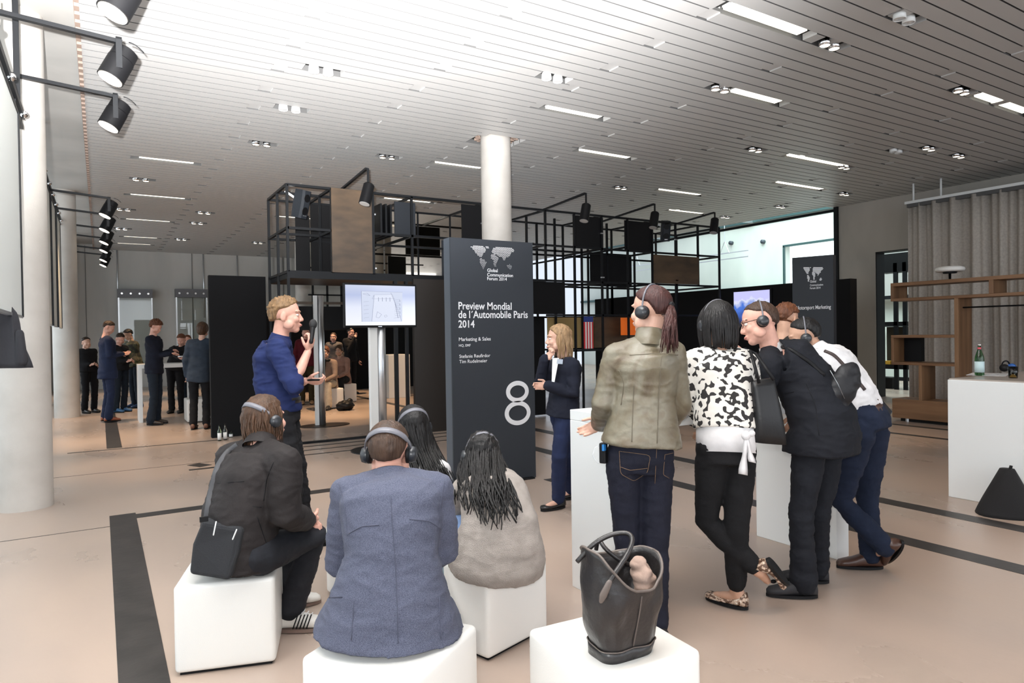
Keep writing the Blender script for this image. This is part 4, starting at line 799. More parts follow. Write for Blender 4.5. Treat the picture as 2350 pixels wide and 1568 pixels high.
# ------------------------------------------------------------------ people
UP = Vector((0, 0, 1)); vR = Vector(CR); vR.z = 0; vR.normalize(); vF = Vector((-vR.y, vR.x, 0))
def hdg(r, f): return (vR*r+vF*f).normalized()
def lerp(a, b, t): return a*(1-t)+b*t
def stand(base, fwd, H=1.75, **o):
    f = Vector(fwd).normalized(); s = f.cross(UP); k = H/1.75; b = Vector((base[0], base[1], 0))
    def W(x, y, z): return b + s*x*k + f*y*k + UP*z*k
    J = dict(fwd=f, side=s, W=W, k=k, head=W(0, 0.03, 1.635), neck=W(0, -0.02, 1.48), chest=W(0, 0, 1.28), pelvis=W(0, 0, 0.97), face=f, hup=UP)
    for sd, q in (('L', -1), ('R', 1)):
        J['sh'+sd] = W(0.175*q, -0.015, 1.42); J['el'+sd] = W(0.235*q, -0.03, 1.13); J['wr'+sd] = W(0.235*q, 0.06, 0.89)
        J['hip'+sd] = W(0.09*q, 0, 0.92); J['kn'+sd] = W(0.095*q, 0.02, 0.49); J['an'+sd] = W(0.10*q, -0.03, 0.09); J['toe'+sd] = f
    J.update(o); return J
def sit(base, fwd, H=1.75, zs=0.42, lean=0.1, **o):
    f = Vector(fwd).normalized(); s = f.cross(UP); k = H/1.75; b = Vector((base[0], base[1], 0))
    def W(x, y, z): return b + s*x*k + f*y*k + UP*z
    z = zs+0.1
    J = dict(fwd=f, side=s, W=W, k=k, pelvis=W(0, 0, z), chest=W(0, lean*0.7, z+0.33*k), neck=W(0, lean*1.6, z+0.53*k), head=W(0, lean*1.6+0.04, z+0.68*k), face=f, hup=UP)
    for sd, q in (('L', -1), ('R', 1)):
        J['sh'+sd] = W(0.175*q, lean*1.4, z+0.46*k); J['el'+sd] = W(0.22*q, lean*1.4+0.1, z+0.18*k); J['wr'+sd] = W(0.10*q, lean*1.4+0.32, z+0.10*k)
        J['hip'+sd] = W(0.09*q, 0.02, z-0.01); J['kn'+sd] = W(0.12*q, 0.43, z+0.02); J['an'+sd] = W(0.12*q, 0.40, 0.09); J['toe'+sd] = f
    J.update(o); return J
def spine(J):
    sc = (J['shL']+J['shR'])/2; p0, p1, p2 = J['pelvis'], J['chest'], sc; c = p1*2-(p0+p2)/2      # quadratic through chest
    def at(t):
        if t < 0: return p0+(c-p0).normalized()*t*(p2-p0).length
        if t > 1: return p2+(J['neck']-p2).normalized()*(t-1)*(p2-p0).length
        return p0*(1-t)**2+c*2*t*(1-t)+p2*t*t
    s0 = (J['hipR']-J['hipL']).normalized(); s1 = (J['shR']-J['shL']).normalized()
    return at, s0, s1
def torso_rings(mb, J, prof, n=28, down=None):
    at, s0, s1 = spine(J); R = []
    for pr in prof:
        t, rx, ry = pr[:3]; off = pr[3] if len(pr) > 3 else 0
        c = at(t); tg = (at(t+0.02)-at(t-0.02)).normalized()
        if t < 0 and down is not None: c = J['pelvis']+down*(-t)*0.5; tg = (-down).normalized()
        s = lerp(s0, s1, min(1, max(0, t))).normalized(); s = (s-tg*s.dot(tg)).normalized(); f = tg.cross(s).normalized(); c = c+f*off
        ring = []
        for k in range(n):
            a = 2*math.pi*k/n; x, y = math.cos(a), math.sin(a); e = 0.85
            ring.append(c+s*rx*math.copysign(abs(x)**e, x)+f*ry*math.copysign(abs(y)**e, y))
        R.append(ring)
    mb.rings(R)
def limb(mb, pts, rad, n=14): mb.tube(pts, rad, n, True)
def bend(a, b, c, r0, r1, r2, r3=None): return [a, lerp(a, b, 0.5), b, lerp(b, c, 0.45), c], [r0, (r0+r1)/2, r1, (r1*1.02+r2)/2 if r3 is None else r3, r2]
def head_mb(J, k=1.0, female=False):
    hc = J['head']; f = J['face'].normalized(); u = J['hup']; s = f.cross(u).normalized(); u = s.cross(f).normalized(); A = (s*k, f*k, u*k); mb = MB()
    def p(x, y, z): return hc+s*x*k+f*y*k+u*z*k
    q = 0.95 if female else 1.0
    mb.ell(p(0, -0.012, 0.032), (0.074, 0.094, 0.084), A, 24, 16); mb.ell(p(0, 0.032, -0.03), (0.061*q, 0.055, 0.082), A, 20, 12)
    mb.ell(p(0, 0.056, -0.092), (0.030*q, 0.028, 0.024), A); mb.ell(p(0, 0.03, -0.075), (0.052*q, 0.048, 0.036), A)
    mb.tube([p(0, 0.080, 0.012), p(0, 0.092, -0.013), p(0, 0.099, -0.030)], [0.008*k, 0.0095*k, 0.0125*k], 10, True); 
    for q_ in (-1, 1): mb.ell(p(0.011*q_, 0.090, -0.036), (0.009, 0.011, 0.008), A, 10, 7)
    mb.ell(p(0, 0.074, 0.024), (0.050, 0.018, 0.010), A); mb.ell(p(0, 0.086, -0.062), (0.023, 0.012, 0.0065), A); mb.ell(p(0, 0.083, -0.072), (0.020, 0.012, 0.0065), A)
    for q_ in (-1, 1):
        mb.ell(p(0.034*q_, 0.062, -0.030), (0.024, 0.024, 0.024), A); mb.ell(p(0.056*q_, 0.020, -0.062), (0.018, 0.034, 0.03), A)
        mb.ell(p(0.077*q_, -0.008, -0.012), (0.009, 0.019, 0.031), (A[0], (A[1]-A[0]*0.35*q_), A[2]), 12, 9)
    mb.tube([p(0, -0.022, -0.04), lerp(p(0, -0.022, -0.05), J['neck'], 0.6), J['neck']-(u*0.03)], [0.052*k*q, 0.052*k*q, 0.062*k], 18, True)
    return mb, p, (s*k, f*k, u*k)
def hand_mb(wr, d, thumb, curl=0.5, k=1.0, spread=0.0):
    """palm, four jointed fingers of unequal length and a thumb from the side of the palm; the fingers curl about the thumb-side axis"""
    d = Vector(d).normalized(); t = Vector(thumb); t = (t-d*t.dot(d)).normalized(); n = t.cross(d).normalized(); mb = MB()      # n: palm direction
    A = (t*k, d*k, n*k); mb.tube([wr-d*0.03*k, wr+d*0.012*k], [0.0255*k, 0.024*k], 12, True, flat=(n, 0.75)); mb.ell(wr+d*0.052*k, (0.038, 0.048, 0.0145), A, 16, 10); mb.ell(wr+d*0.035*k+t*0.018*k+n*0.006*k, (0.018, 0.03, 0.014), A, 12, 8)
    for i, (o, L) in enumerate(((0.027, 0.068), (0.0095, 0.076), (-0.009, 0.070), (-0.026, 0.054))):
        p = wr+d*(0.090-0.004*abs(i-1))*k+t*o*k; a = curl*0.55+0.04*i; pts = [p-d*0.02*k, p]; dd = (d+t*spread*(1.5-i)*0.4).normalized()
        for sg, fr in ((0.45, 1), (0.30, 1.15), (0.25, 0.9)):
            v = dd*math.cos(a)+n*math.sin(a); p = p+v*L*sg*k; pts.append(p); a += curl*fr
        mb.tube(pts, [0.009*k, 0.0088*k, 0.0082*k, 0.0075*k, 0.0066*k], 10, True)
    p = wr+d*0.022*k+t*0.026*k; v = (d*0.62+t*0.72+n*0.25).normalized(); v2 = (d*0.9+t*0.15+n*(0.3+curl*0.4)).normalized()
    mb.tube([p-v*0.01*k, p+v*0.034*k, p+v*0.034*k+v2*0.026*k, p+v*0.034*k+v2*0.048*k], [0.012*k, 0.0108*k, 0.0095*k, 0.008*k], 10, True)
    return mb
def interp(x, X, Yv):
    return float(np.interp(x, X, Yv))
def hair_cap(p, A, grow=1.0, back=-0.75, ear=0.0, front=0.55, temple=0.30, vol=(0.080, 0.101, 0.088), tous=0.004, low=None, n=72, m=44, seed=0, fr=26):
    """hair shell around the skull; outside the hairline it sinks below the skin"""
    R = []
    for i in range(m):
        th = math.pi*(i+0.3)/(m-0.4); z = -math.cos(th); q = math.sin(th); ring = []
        for j in range(n):
            az = 2*math.pi*j/n; x, y = q*math.sin(az), -q*math.cos(az); a = abs(math.degrees(math.atan2(x, -y)))     # 0 = back of head
            zm = interp(a, [0, 50, 80, 105, 135, 180], [back, back*0.85, ear, ear+0.12, temple, front])
            k = min(1, max(0, (z-zm)/0.14+0.5)); sc = 0.80+0.20*k
            nz = tous*(noise.noise(Vector((x*4+seed, y*fr*0.3, z*6)))+0.6*noise.noise(Vector((a*fr/60.0, seed, z*2.5))))
            r = sc*grow+nz/0.09*k
            ring.append(p(x*vol[0]*r, y*vol[1]*r*(1 if z > 0 else 1-0.12*z*z)-0.014, z*vol[2]*r*(1 if z > 0 else 1.38)+0.034))
        R.append(ring)
    return MB().rings(R)
def strands(mb, starts, ends, mids, rad=0.006, wav=0.0, wf=5, n=6, seg=9, taper=0.25):
    for i, (a, e) in enumerate(zip(starts, ends)):
        m_ = mids[i]; pts = []; ph = random.random()*6; ph2 = random.random()*6
        for k in range(seg):
            t = k/(seg-1); q = a*(1-t)**2+m_*2*t*(1-t)+e*t*t; w_ = wav*min(1, t*2.2)
            q = q+Vector((math.sin(wf*t*3+ph)*w_, math.cos(wf*t*3+ph2)*w_, 0)); pts.append(q)
        mb.tube(pts, [rad*(0.7+0.5*math.sin(math.pi*min(1, t*1.6)))*(1-(1-taper)*max(0, t-0.4)/0.6) for t in np.linspace(0, 1, seg)], n)
def headset(J, p, A, label, tilt=0.5, who='black', r=0.093, thin=False):
    s, f, u = A; h = thing('headphones', label, 'headphones', p(0, 0, 0), 'headphones'); mb = MB(); pts = []
    top = (u*math.cos(tilt)-f*math.sin(tilt)); wid = top.cross(s).normalized()
    for a in np.linspace(-0.12, math.pi+0.12, 26): pts.append(p(0, -0.012, 0.012)+s*math.cos(a)*0.089+top*math.sin(a)*(r+0.022))
    mb.tube(pts, 0.0045 if thin else 0.011, 10, flat=(wid.cross(s), 1.0)) if thin else None
    if not thin:
        R = []
        for i, c in enumerate(pts):
            o = (c-p(0, -0.012, 0.012)).normalized(); w_ = 0.012 if 4 < i < 21 else 0.007; t_ = 0.0025
            R.append([c+wid*w_+o*t_, c-wid*w_+o*t_, c-wid*w_-o*t_, c+wid*w_-o*t_])
        mb.rings(R)
    mb.build('headband', M['grey_band'], h, True)
    for q in (-1, 1):
        c = p(0.088*q, -0.006, -0.012); cup = MB().lathe(c, [(0.001, -0.012), (0.030, -0.012), (0.033, 0.0), (0.028, 0.016), (0.012, 0.022), (0.001, 0.022)], 22, axis=s*q).build('ear_cup', M['cup'], h, True)
        MB().lathe(c, [(0.018, -0.022), (0.034, -0.02), (0.034, -0.008), (0.018, -0.008)], 22, axis=s*q).build('ear_pad', M['black'], cup, True)
    return h
M['grey_band'] = mat('headband_grey', (0.13, 0.13, 0.15), 0.4); M['cup'] = mat('ear_cup_black', (0.02, 0.022, 0.026), 0.3)
SK = {k: mat('skin_'+k, c, 0.5, 0, 0.08, 300, 0.06, 30) for k, c in dict(fair=(0.62, 0.37, 0.28), pink=(0.64, 0.35, 0.27), tan=(0.50, 0.29, 0.20), dark=(0.30, 0.16, 0.10)).items()}
def hairmat(n, c): return mat('hair_'+n, c, 0.45, 0, 0.5, 140, 0.35, 60, stretch=(1, 1, 0.12), spec=0.28)
HM = dict(brown=hairmat('brown', (0.060, 0.030, 0.016)), black=hairmat('black', (0.007, 0.006, 0.006)), blond=hairmat('blond', (0.27, 0.17, 0.09)), sandy=hairmat('sandy', (0.20, 0.12, 0.06)), auburn=hairmat('auburn', (0.045, 0.016, 0.014)),
          dkbrown=hairmat('dark_brown', (0.028, 0.016, 0.010)), red=hairmat('red_brown', (0.11, 0.04, 0.018)), short=hairmat('short_brown', (0.05, 0.028, 0.018)))
M['eye_white'] = mat('eye_white', (0.75, 0.73, 0.70), 0.3); M['iris'] = mat('iris', (0.04, 0.05, 0.06), 0.2); M['lip'] = mat('lip', (0.45, 0.17, 0.14), 0.5)
def cloth(n, c, rough=0.9, bump=0.25, bs=350, var=0.12, vs=14, **k): return mat(n, c, rough, 0, bump, bs, var, vs, spec=0.22, **k)
SHOE = {}
def shoe(an, d, m, parent, L=0.27, kind='shoe', up=None, heel=0.0, sole=None):
    d = Vector(d).normalized(); u = Vector(up) if up is not None else UP; u = (u-d*u.dot(d)).normalized(); s = d.cross(u); b = an-u*0.085; mb = MB(); R = []
    low = kind in ('flat',)
    for t, w_, h in ((-0.26, 0.020, 0.05), (-0.22, 0.033, 0.075), (-0.1, 0.036, 0.082 if not low else 0.05), (0.05, 0.034, 0.085 if not low else 0.03), (0.2, 0.036, 0.075 if not low else 0.022), (0.38, 0.042, 0.055 if not low else 0.022), (0.55, 0.045, 0.044 if not low else 0.03), (0.68, 0.036, 0.036 if not low else 0.03), (0.74, 0.018, 0.024)):
        c = b+d*t*L; R.append([c+s*w_*math.copysign(abs(math.cos(a))**0.7, math.cos(a))+u*(0.014+(h)*(0.5+0.5*math.copysign(abs(math.sin(a))**0.8, math.sin(a)))) for a in np.linspace(0, 2*math.pi, 20, endpoint=False)])
    mb.rings(R); o = mb.build('shoe', m, parent, True)
    mb = MB(); R = []
    for z in (0.0, 0.016): R.append([b+d*(0.24*L+0.52*L*math.cos(a))+s*(0.043-0.006*math.cos(a+0.6))*math.sin(a)+u*z for a in np.linspace(0, 2*math.pi, 28, endpoint=False)])
    mb.rings(R); mb.build('sole', sole or M['black'], o); return o
def person(label, J, top=None, bottom=None, skin='fair', hair=None, build=1.0, vox=0.010, female=False, hk=1.0, hands=(1, 1), hand_dir=None, curl=0.5, thumbs=None, headvox=0.006, sleeve=1.0, shoes=None, headlab=None, phones=None, eyes=False, jacket_prof=None, legs=1.0, extras=None, down=None, wr_amp=0.006, seed=1, hem=0.062, sleeve_r=(0.066, 0.054, 0.045), name_top='jacket', trouser_k=1.0, top_fn=None, noshoes=False, thick=None, arm_r=1.0):
    base = J['W'](0, 0, 0); base.z = 0
    P = thing('person', label, 'person', base); b = build; at, s0, s1 = spine(J); k = J['k']
    # body: one continuous skin
    mb = MB(); torso_rings(mb, J, [(-0.12, 0.13*b, 0.10*b), (0.0, 0.155*b, 0.11*b), (0.35, 0.13*b, 0.09*b), (0.7, 0.155*b, 0.11*b), (0.92, 0.15*b, 0.09*b), (1.05, 0.08, 0.06)])
    limb(mb, [J['shL'], J['shR']], [0.045, 0.045])
    for sd in 'LR':
        pts, r = bend(J['sh'+sd], J['el'+sd], J['wr'+sd], 0.050*arm_r, 0.039*arm_r, 0.026, 0.037*arm_r); limb(mb, pts, r)
        pts, r = bend(J['hip'+sd], J['kn'+sd], J['an'+sd], 0.078*b, 0.052, 0.035, 0.050); limb(mb, pts, r)
        tz = J['toe'+sd].z < -0.4; limb(mb, [J['an'+sd]-J['toe'+sd]*(0.0 if tz else 0.03)-UP*(0 if tz else 0.02), J['an'+sd]+J['toe'+sd]*(0.07 if tz else 0.12)-UP*(0 if tz else 0.05)], [0.030, 0.020])
    limb(mb, [at(0.95), J['neck']+(J['head']-J['neck'])*0.3], [0.052, 0.050])
    L = [remesh(mb, max(vox, 0.010), 3)]
    hm, p, A = head_mb(J, hk, female); L.append(remesh(hm, headvox, 3, 0.45))
    f = J['fwd']; s = J['side']
    for i, sd in enumerate('LR'):
        if hands[i]:
            d = (hand_dir or {}).get(sd) or (J['wr'+sd]-J['el'+sd]).normalized(); th = (thumbs or {}).get(sd) or (f*1.0+s*(0.3 if sd == 'L' else -0.3))
            c = curl[sd] if isinstance(curl, dict) else curl
            L.append(remesh(hand_mb(J['wr'+sd], d, Vector(th)*(1), c if sd == 'R' else c, 1.0 if not female else 0.92), 0.0045 if vox < 0.014 else 0.007, 2, 0.4))
    me = join_meshes(L); link('body', me, SK[skin], P, True)
    if eyes:
        mb = MB(); mb2 = MB()
        for q in (-1, 1): mb.ell(p(0.031*q, 0.0735, 0.001), (0.0125, 0.0115, 0.0075), A, 14, 9); mb2.ell(p(0.031*q, 0.0805, 0.001), (0.0055, 0.005, 0.0055), A, 12, 8)
        e = mb.build('eyes', M['eye_white'], P, True); mb2.build('irises', M['iris'], e, True); mb = MB(); mb.ell(p(0, 0.0925, -0.067), (0.022, 0.007, 0.0075), A, 14, 8); mb.build('lips', M['lip'], P, True)
        mb = MB()
        for q in (-1, 1): mb.tube([p(0.016*q, 0.089, 0.022), p(0.034*q, 0.083, 0.027), p(0.050*q, 0.067, 0.022)], 0.003, 8, True)
        mb.build('eyebrows', HM['sandy'] if hair is None else hair[0], P, True)
    # trousers
    if bottom is not None:
        mb = MB(); tk = trouser_k; torso_rings(mb, J, [(-0.16, 0.15*b*tk, 0.105*b*tk), (0.0, 0.168*b*tk, 0.122*b*tk), (0.16, 0.155*b*tk, 0.112*b*tk)], down=down)
        for sd, q in (('L', -1), ('R', 1)):
            hp_ = J['hip'+sd]; kn = J['kn'+sd]; an = J['an'+sd]; e = lerp(kn, an, legs); pts, r = bend(hp_, kn, e, 0.092*b*tk, 0.064*tk, hem, 0.064*tk); limb(mb, pts, r, 18)
        me = wrinkle(remesh(mb, vox, 4), wr_amp, 9, seed=seed, amp2=wr_amp*0.4); o = link('trousers', me, bottom, P, True)
    # top
    if top is not None:
        mb = MB(); prof = jacket_prof or [(-0.22, 0.185, 0.14), (0.0, 0.182, 0.135), (0.35, 0.158, 0.118), (0.7, 0.182, 0.132), (0.92, 0.178, 0.115), (1.03, 0.11, 0.085), (1.12, 0.068, 0.066)]
        torso_rings(mb, J, [(q[0], q[1]*b, q[2]*b)+tuple(q[3:]) for q in prof], down=down); limb(mb, [J['shL'], J['shR']], [sleeve_r[0]]*2, 16)
        for sd in 'LR':
            limb(mb, [lerp(J['neck'], J['sh'+sd], 0.15)-UP*0.02, J['sh'+sd]+UP*0.004], [0.055, sleeve_r[0]*0.95])
            el, wr = J['el'+sd], J['wr'+sd]
            if sleeve > 0.5: pts, r = bend(J['sh'+sd], el, lerp(el, wr, (sleeve-0.5)*2), sleeve_r[0]*b**.5, sleeve_r[1]*b**.5, sleeve_r[2])
            else: pts, r = [J['sh'+sd], lerp(J['sh'+sd], el, 0.5), lerp(J['sh'+sd], el, sleeve*2)], [sleeve_r[0], (sleeve_r[0]+sleeve_r[1])/2, sleeve_r[1]]
            limb(mb, pts, r, 18)
        me = remesh(mb, vox, 5)
        if top_fn: me = top_fn(me, J)
        me = wrinkle(me, wr_amp, 6.5, seed=seed+3, amp2=wr_amp*0.55); link(name_top, me, top, P, True)
        at_ = J['neck']; hd = (J['head']-at_).normalized()
    if not noshoes:
        for sd in 'LR': shoe(J['an'+sd], J['toe'+sd], shoes or M['shoe_black'], P)
    if hair:
        hmat, style, kw = hair; kw = dict(kw)
        hair_cap(p, A, **kw).build('hair', hmat, P, True)
    J['parts'] = {c.name.split('.')[0]: c for c in CH_OF[P.name]}
    if extras: extras(P, J, p, A)
    if phones: headset(J, p, A, **phones)
    return P, J, p, A
M['shoe_black'] = mat('black_shoe_leather', (0.012, 0.011, 0.011), 0.35); M['brown_shoe'] = mat('brown_shoe_leather', (0.055, 0.024, 0.016), 0.35)
def collar(P, J, m, r=0.066, h=0.02, name='collar'):
    a = J['neck']-(J['head']-J['neck']).normalized()*0.02; ax = (J['head']-J['neck']).normalized(); s, u, d = frame(ax, J['fwd']); R = []
    for z, rr in ((-0.02, r*1.18), (h, r), (h+0.004, r*0.93), (-0.015, r*0.95)): R.append([a+ax*z+(s*math.cos(t)+u*math.sin(t))*rr for t in np.linspace(0, 2*math.pi, 28, endpoint=False)])
    MB().rings(R, cap=False).build(name, m, P, True)
def fl(x, y): q = on(x, y, Z=0); return q
# --- interviewer with the microphone
navy_shirt = cloth('navy_shirt_cotton', (0.013, 0.022, 0.085), 0.8, 0.15)
D = 4.8; fw = hdg(0.96, 0.28)
J = stand(on(672, 1265, D=D), fw, 1.80)
J.update(head=on(657, 724, D=D), neck=on(642, 778, D=D), chest=on(628, 850, D=D), pelvis=on(648, 950, D=D), face=hdg(0.985, 0.17), shR=on(636, 798, D=D-0.17), shL=on(648, 798, D=D+0.17), elR=on(674, 884, D=D-0.22), wrR=on(707, 806, D=D-0.10),
         elL=on(668, 890, D=D+0.2), wrL=on(702, 874, D=D-0.02), hipR=on(645, 962, D=D-0.09), hipL=on(655, 962, D=D+0.09), knR=on(672, 1105, D=D-0.10), knL=on(685, 1100, D=D+0.08), anR=fl(668, 1268)+UP*0.085, anL=fl(700, 1255)+UP*0.085)
def ex(P, J, p, A):
    collar(P, J, navy_shirt, 0.066, 0.05); c = J['pelvis']+UP*0.10
    R = [[c+UP*z+(J['side']*0.150*math.cos(a)+J['fwd']*0.128*math.sin(a)) for a in np.linspace(0, 2*math.pi, 32, endpoint=False)] for z in (-0.02, 0.02)]; MB().rings(R).build('belt', M['shoe_black'], P, True)
    for sd in 'R':
        a, b_ = J['el'+sd], J['wr'+sd]; d = (b_-a).normalized(); MB().tube([a-d*0.005, a+d*0.03], [0.058, 0.060], 20, True).build('rolled_cuff', navy_shirt, P, True)
P_, J5, p5, A5 = person('person in navy blue shirt with rolled sleeves speaking into a microphone', J, navy_shirt, cloth('charcoal_trousers', (0.012, 0.012, 0.014)), 'pink', (HM['sandy'], 'short', dict(back=-0.62, ear=0.06, front=0.62, temple=0.42, tous=0.013, vol=(0.084, 0.104, 0.092), seed=3, fr=40)), vox=0.009, hk=1.08, build=1.0,
    headvox=0.005, eyes=True, sleeve=0.5, extras=ex, curl=dict(L=0.8, R=1.0), hand_dir=dict(R=hdg(0.35, 0.0)*0.3+UP*0.95, L=hdg(1.0, 0.1)-UP*0.1), thumbs=dict(R=hdg(-0.4, -0.9), L=UP*0.9+hdg(0.2, -0.4)), jacket_prof=[(-0.02, 0.165, 0.135), (0.1, 0.165, 0.138), (0.35, 0.160, 0.138), (0.7, 0.180, 0.138), (0.92, 0.172, 0.115), (1.03, 0.11, 0.085), (1.12, 0.068, 0.066)], name_top='shirt', sleeve_r=(0.072, 0.062, 0.05), wr_amp=0.013, seed=4)
c = on(716, 768, D=D-0.10); mc = thing('microphone', 'black handheld microphone held up by the presenter in the blue shirt', 'microphone', c); ax = (on(719, 740, D=D-0.05)-c).normalized()
MB().tube([c-ax*0.06, c+ax*0.05], [0.014, 0.018], 16, True).build('handle', M['black'], mc, True); MB().ell(c+ax*0.085, (0.028, 0.028, 0.036)).build('mesh_head', mat('microphone_mesh', (0.02, 0.02, 0.022), 0.5, 0.3, 0.4, 900), mc, True)
c = on(722, 872, D=D-0.04); tag(MB().tube([c-vR*0.045, c+vR*0.03], 0.008, 10, True).build('presenter_remote', M['black'], smooth=True), 'small black remote held in the presenter\'s lower hand', 'remote')
# --- woman by the board
D = 5.6; fw = hdg(-0.92, -0.25); navy = cloth('navy_blazer_wool', (0.010, 0.012, 0.022))
J = stand(on(1288, 1160, D=D), fw, 1.68)
J.update(head=on(1281, 778, D=D), neck=on(1296, 826, D=D), chest=on(1298, 865, D=D), pelvis=on(1292, 935, D=D), face=hdg(-0.97, -0.12), shL=on(1312, 838, D=D-0.12), shR=on(1278, 836, D=D+0.12), elL=on(1318, 905, D=D-0.16), wrL=on(1258, 886, D=D-0.16), elR=on(1240, 876, D=D+0.0), wrR=on(1251, 824, D=D-0.10),
         hipL=on(1298, 950, D=D-0.08), hipR=on(1284, 950, D=D+0.08), knL=on(1284, 1045, D=D-0.05), knR=on(1300, 1040, D=D+0.1), anL=fl(1282, 1168)+UP*0.09, anR=fl(1312, 1146)+UP*0.09, toeL=hdg(-0.85, -0.5), toeR=hdg(-0.95, -0.2))
def ex(P, J, p, A):
    mb = MB(); st, en, mi = [], [], []
    for i in range(80):
        a = random.uniform(-2.0, 2.0); x, y = math.sin(a), -math.cos(a); q = random.uniform(0.75, 1)
        st.append(p(x*0.07*q, y*0.085*q-0.01, 0.09-0.03*q)); mi.append(p(x*0.105, y*0.12-0.01, -0.02)); en.append(p(x*0.085, y*0.10-0.02, -0.155-random.random()*0.03))
    strands(mb, st, en, mi, 0.008, 0.004, 3); mb.build('loose_hair', HM['blond'], P, True)
    MB().poly([on(1268, 822, D=D-0.16), on(1283, 822, D=D-0.16), on(1272, 880, D=D-0.18), on(1266, 880, D=D-0.18)], vF*0.02).build('white_blouse', M['white'], P)
    MB().poly([on(1279, 824, D=D-0.22), on(1292, 825, D=D-0.22), on(1291, 836, D=D-0.22), on(1278, 835, D=D-0.22)], vF*0.01).build('name_badge', mat('badge', (0.35, 0.4, 0.48), 0.4), P)
Pl = person('person with blond hair in navy blazer, hand at chin, beside the number 8 board', J, navy, cloth('blue_denim', (0.014, 0.022, 0.06)), 'fair', (HM['blond'], 'cap', dict(back=-0.85, ear=-0.3, front=0.58, temple=0.3, tous=0.006, seed=5, vol=(0.084, 0.104, 0.092))), vox=0.009, female=True, build=0.93, headvox=0.005, eyes=True, extras=ex, noshoes=True,
    curl=dict(L=0.7, R=1.1), hand_dir=dict(R=UP*0.9+hdg(0.22, -0.05), L=hdg(-0.95, 0.1)), thumbs=dict(R=hdg(0.6, -0.5), L=UP), hem=0.058, wr_amp=0.005)[0]
for sd in 'LR': shoe(J['an'+sd], J['toe'+sd], M['shoe_black'], Pl, 0.24, 'flat')
# --- woman in the olive leather jacket
D = 3.30; fw = hdg(-0.35, 0.93)
olive = ramp_noise('olive_leather', [(0.3, (0.060, 0.038, 0.018)), (0.44, (0.115, 0.095, 0.060)), (0.56, (0.15, 0.135, 0.098)), (0.72, (0.085, 0.056, 0.028))], 6, 0.42, 6, False, 0.15, None, None, 0.5, 60)
J = stand(on(1475, 1470, D=D), fw, 1.72)
J.update(head=on(1492, 712, D=D+0.02), neck=on(1489, 776, D=D), chest=on(1480, 885, D=D), pelvis=on(1470, 1045, D=D), face=hdg(-0.72, 0.69), neck_=0, shL=on(1412, 816, D=D+0.03), shR=on(1545, 809, D=D-0.03), elL=on(1385, 925, D=D+0.02), wrL=on(1378, 972, D=D+0.22), elR=on(1560, 935, D=D+0.05), wrR=on(1520, 985, D=D+0.3),
         hipL=on(1432, 1065, D=D), hipR=on(1505, 1065, D=D), knL=on(1440, 1250, D=D+0.03), knR=on(1504, 1260, D=D), anL=fl(1462, 1470)+UP*0.09, anR=fl(1506, 1478)+UP*0.09)
denim = cloth('dark_indigo_denim', (0.008, 0.009, 0.018), 0.8, 0.3, 500)
def ex(P, J, p, A):
    collar(P, J, olive, 0.063, 0.062); mb = MB(); st, en, mi = [], [], []
    k0 = p(0, -0.118, 0.02)
    for i in range(60):
        a = random.random()*6.28; q = random.random()**0.5
        st.append(k0+A[0]*0.014*math.cos(a)*q+A[2]*0.014*math.sin(a)*q); mi.append(on(1538+14*math.cos(a)*q, 735, D=D-0.16+0.03*math.sin(a))); en.append(on(1535+22*math.cos(a)*q, 812-random.random()*22, D=D-0.14+0.03*math.sin(a)))
    strands(mb, st, en, mi, 0.008, 0.004, 3, seg=10); mb.build('ponytail', HM['auburn'], P, True); MB().ell(k0, (0.018, 0.016, 0.018)).build('hair_tie', M['black'], P, True)
    gt_ = mat('gold_thread', (0.20, 0.12, 0.06), 0.7); tr = J['parts']['trousers']; jk = J['parts']['jacket']; sl = mat('olive_seam', (0.10, 0.082, 0.055), 0.6)
    for pts in ([(1421, 1036), (1493, 1045), (1486, 1085), (1455, 1105), (1424, 1088), (1421, 1036)], [(1424, 1072), (1446, 1080), (1486, 1075)], [(1526, 1044), (1545, 1040)], [(1526, 1044), (1522, 1090), (1536, 1098)], [(1507, 1030), (1503, 1110)]): seam(tr, pts, 0.0011, gt_, P, 'pocket_stitching')
    for pts in ([(1445, 815), (1500, 812), (1556, 815)], [(1455, 880), (1452, 940), (1450, 1015)], [(1518, 818), (1512, 900), (1508, 1018)], [(1420, 850), (1432, 880), (1425, 930)]): seam(jk, pts, 0.0022, sl, P, 'seam')
def flare(me, J):
    return me
person('person with auburn ponytail in olive leather jacket and dark jeans, seen from behind', J, olive, denim, 'fair', (HM['auburn'], 'cap', dict(back=-0.55, ear=0.05, front=0.6, temple=0.42, tous=0.002, vol=(0.081, 0.104, 0.09), seed=2)), vox=0.008, female=True, build=0.97, headvox=0.005, extras=ex,
    jacket_prof=[(0.06, 0.205, 0.150), (0.12, 0.192, 0.142), (0.25, 0.168, 0.124), (0.42, 0.148, 0.112), (0.7, 0.172, 0.128), (0.92, 0.172, 0.112), (1.03, 0.11, 0.085), (1.12, 0.062, 0.062)], hem=0.060, curl=0.5, hand_dir=dict(L=hdg(-0.55, 0.5)-UP*0.5), thumbs=dict(L=UP), seed=6, wr_amp=0.0055,
    phones=dict(label='black headphones with grey band worn over the auburn ponytail', tilt=0.05, thin=True), sleeve_r=(0.062, 0.058, 0.048))
c = on(1385, 1040, D=D-0.02); rc = thing('audio_receiver', 'small black receiver clipped to the waist of the woman in dark jeans', 'receiver', c)
MB().obox(c, (0.03, 0.035, 0.10), 0.4).build('receiver_body', M['black'], rc, bevel=0.006, seg=3); MB().obox(c+UP*0.03-vF*0.02, (0.02, 0.012, 0.03), 0.4).build('blue_display', mat('blue_display', (0.02, 0.15, 0.4), 0.3), rc)
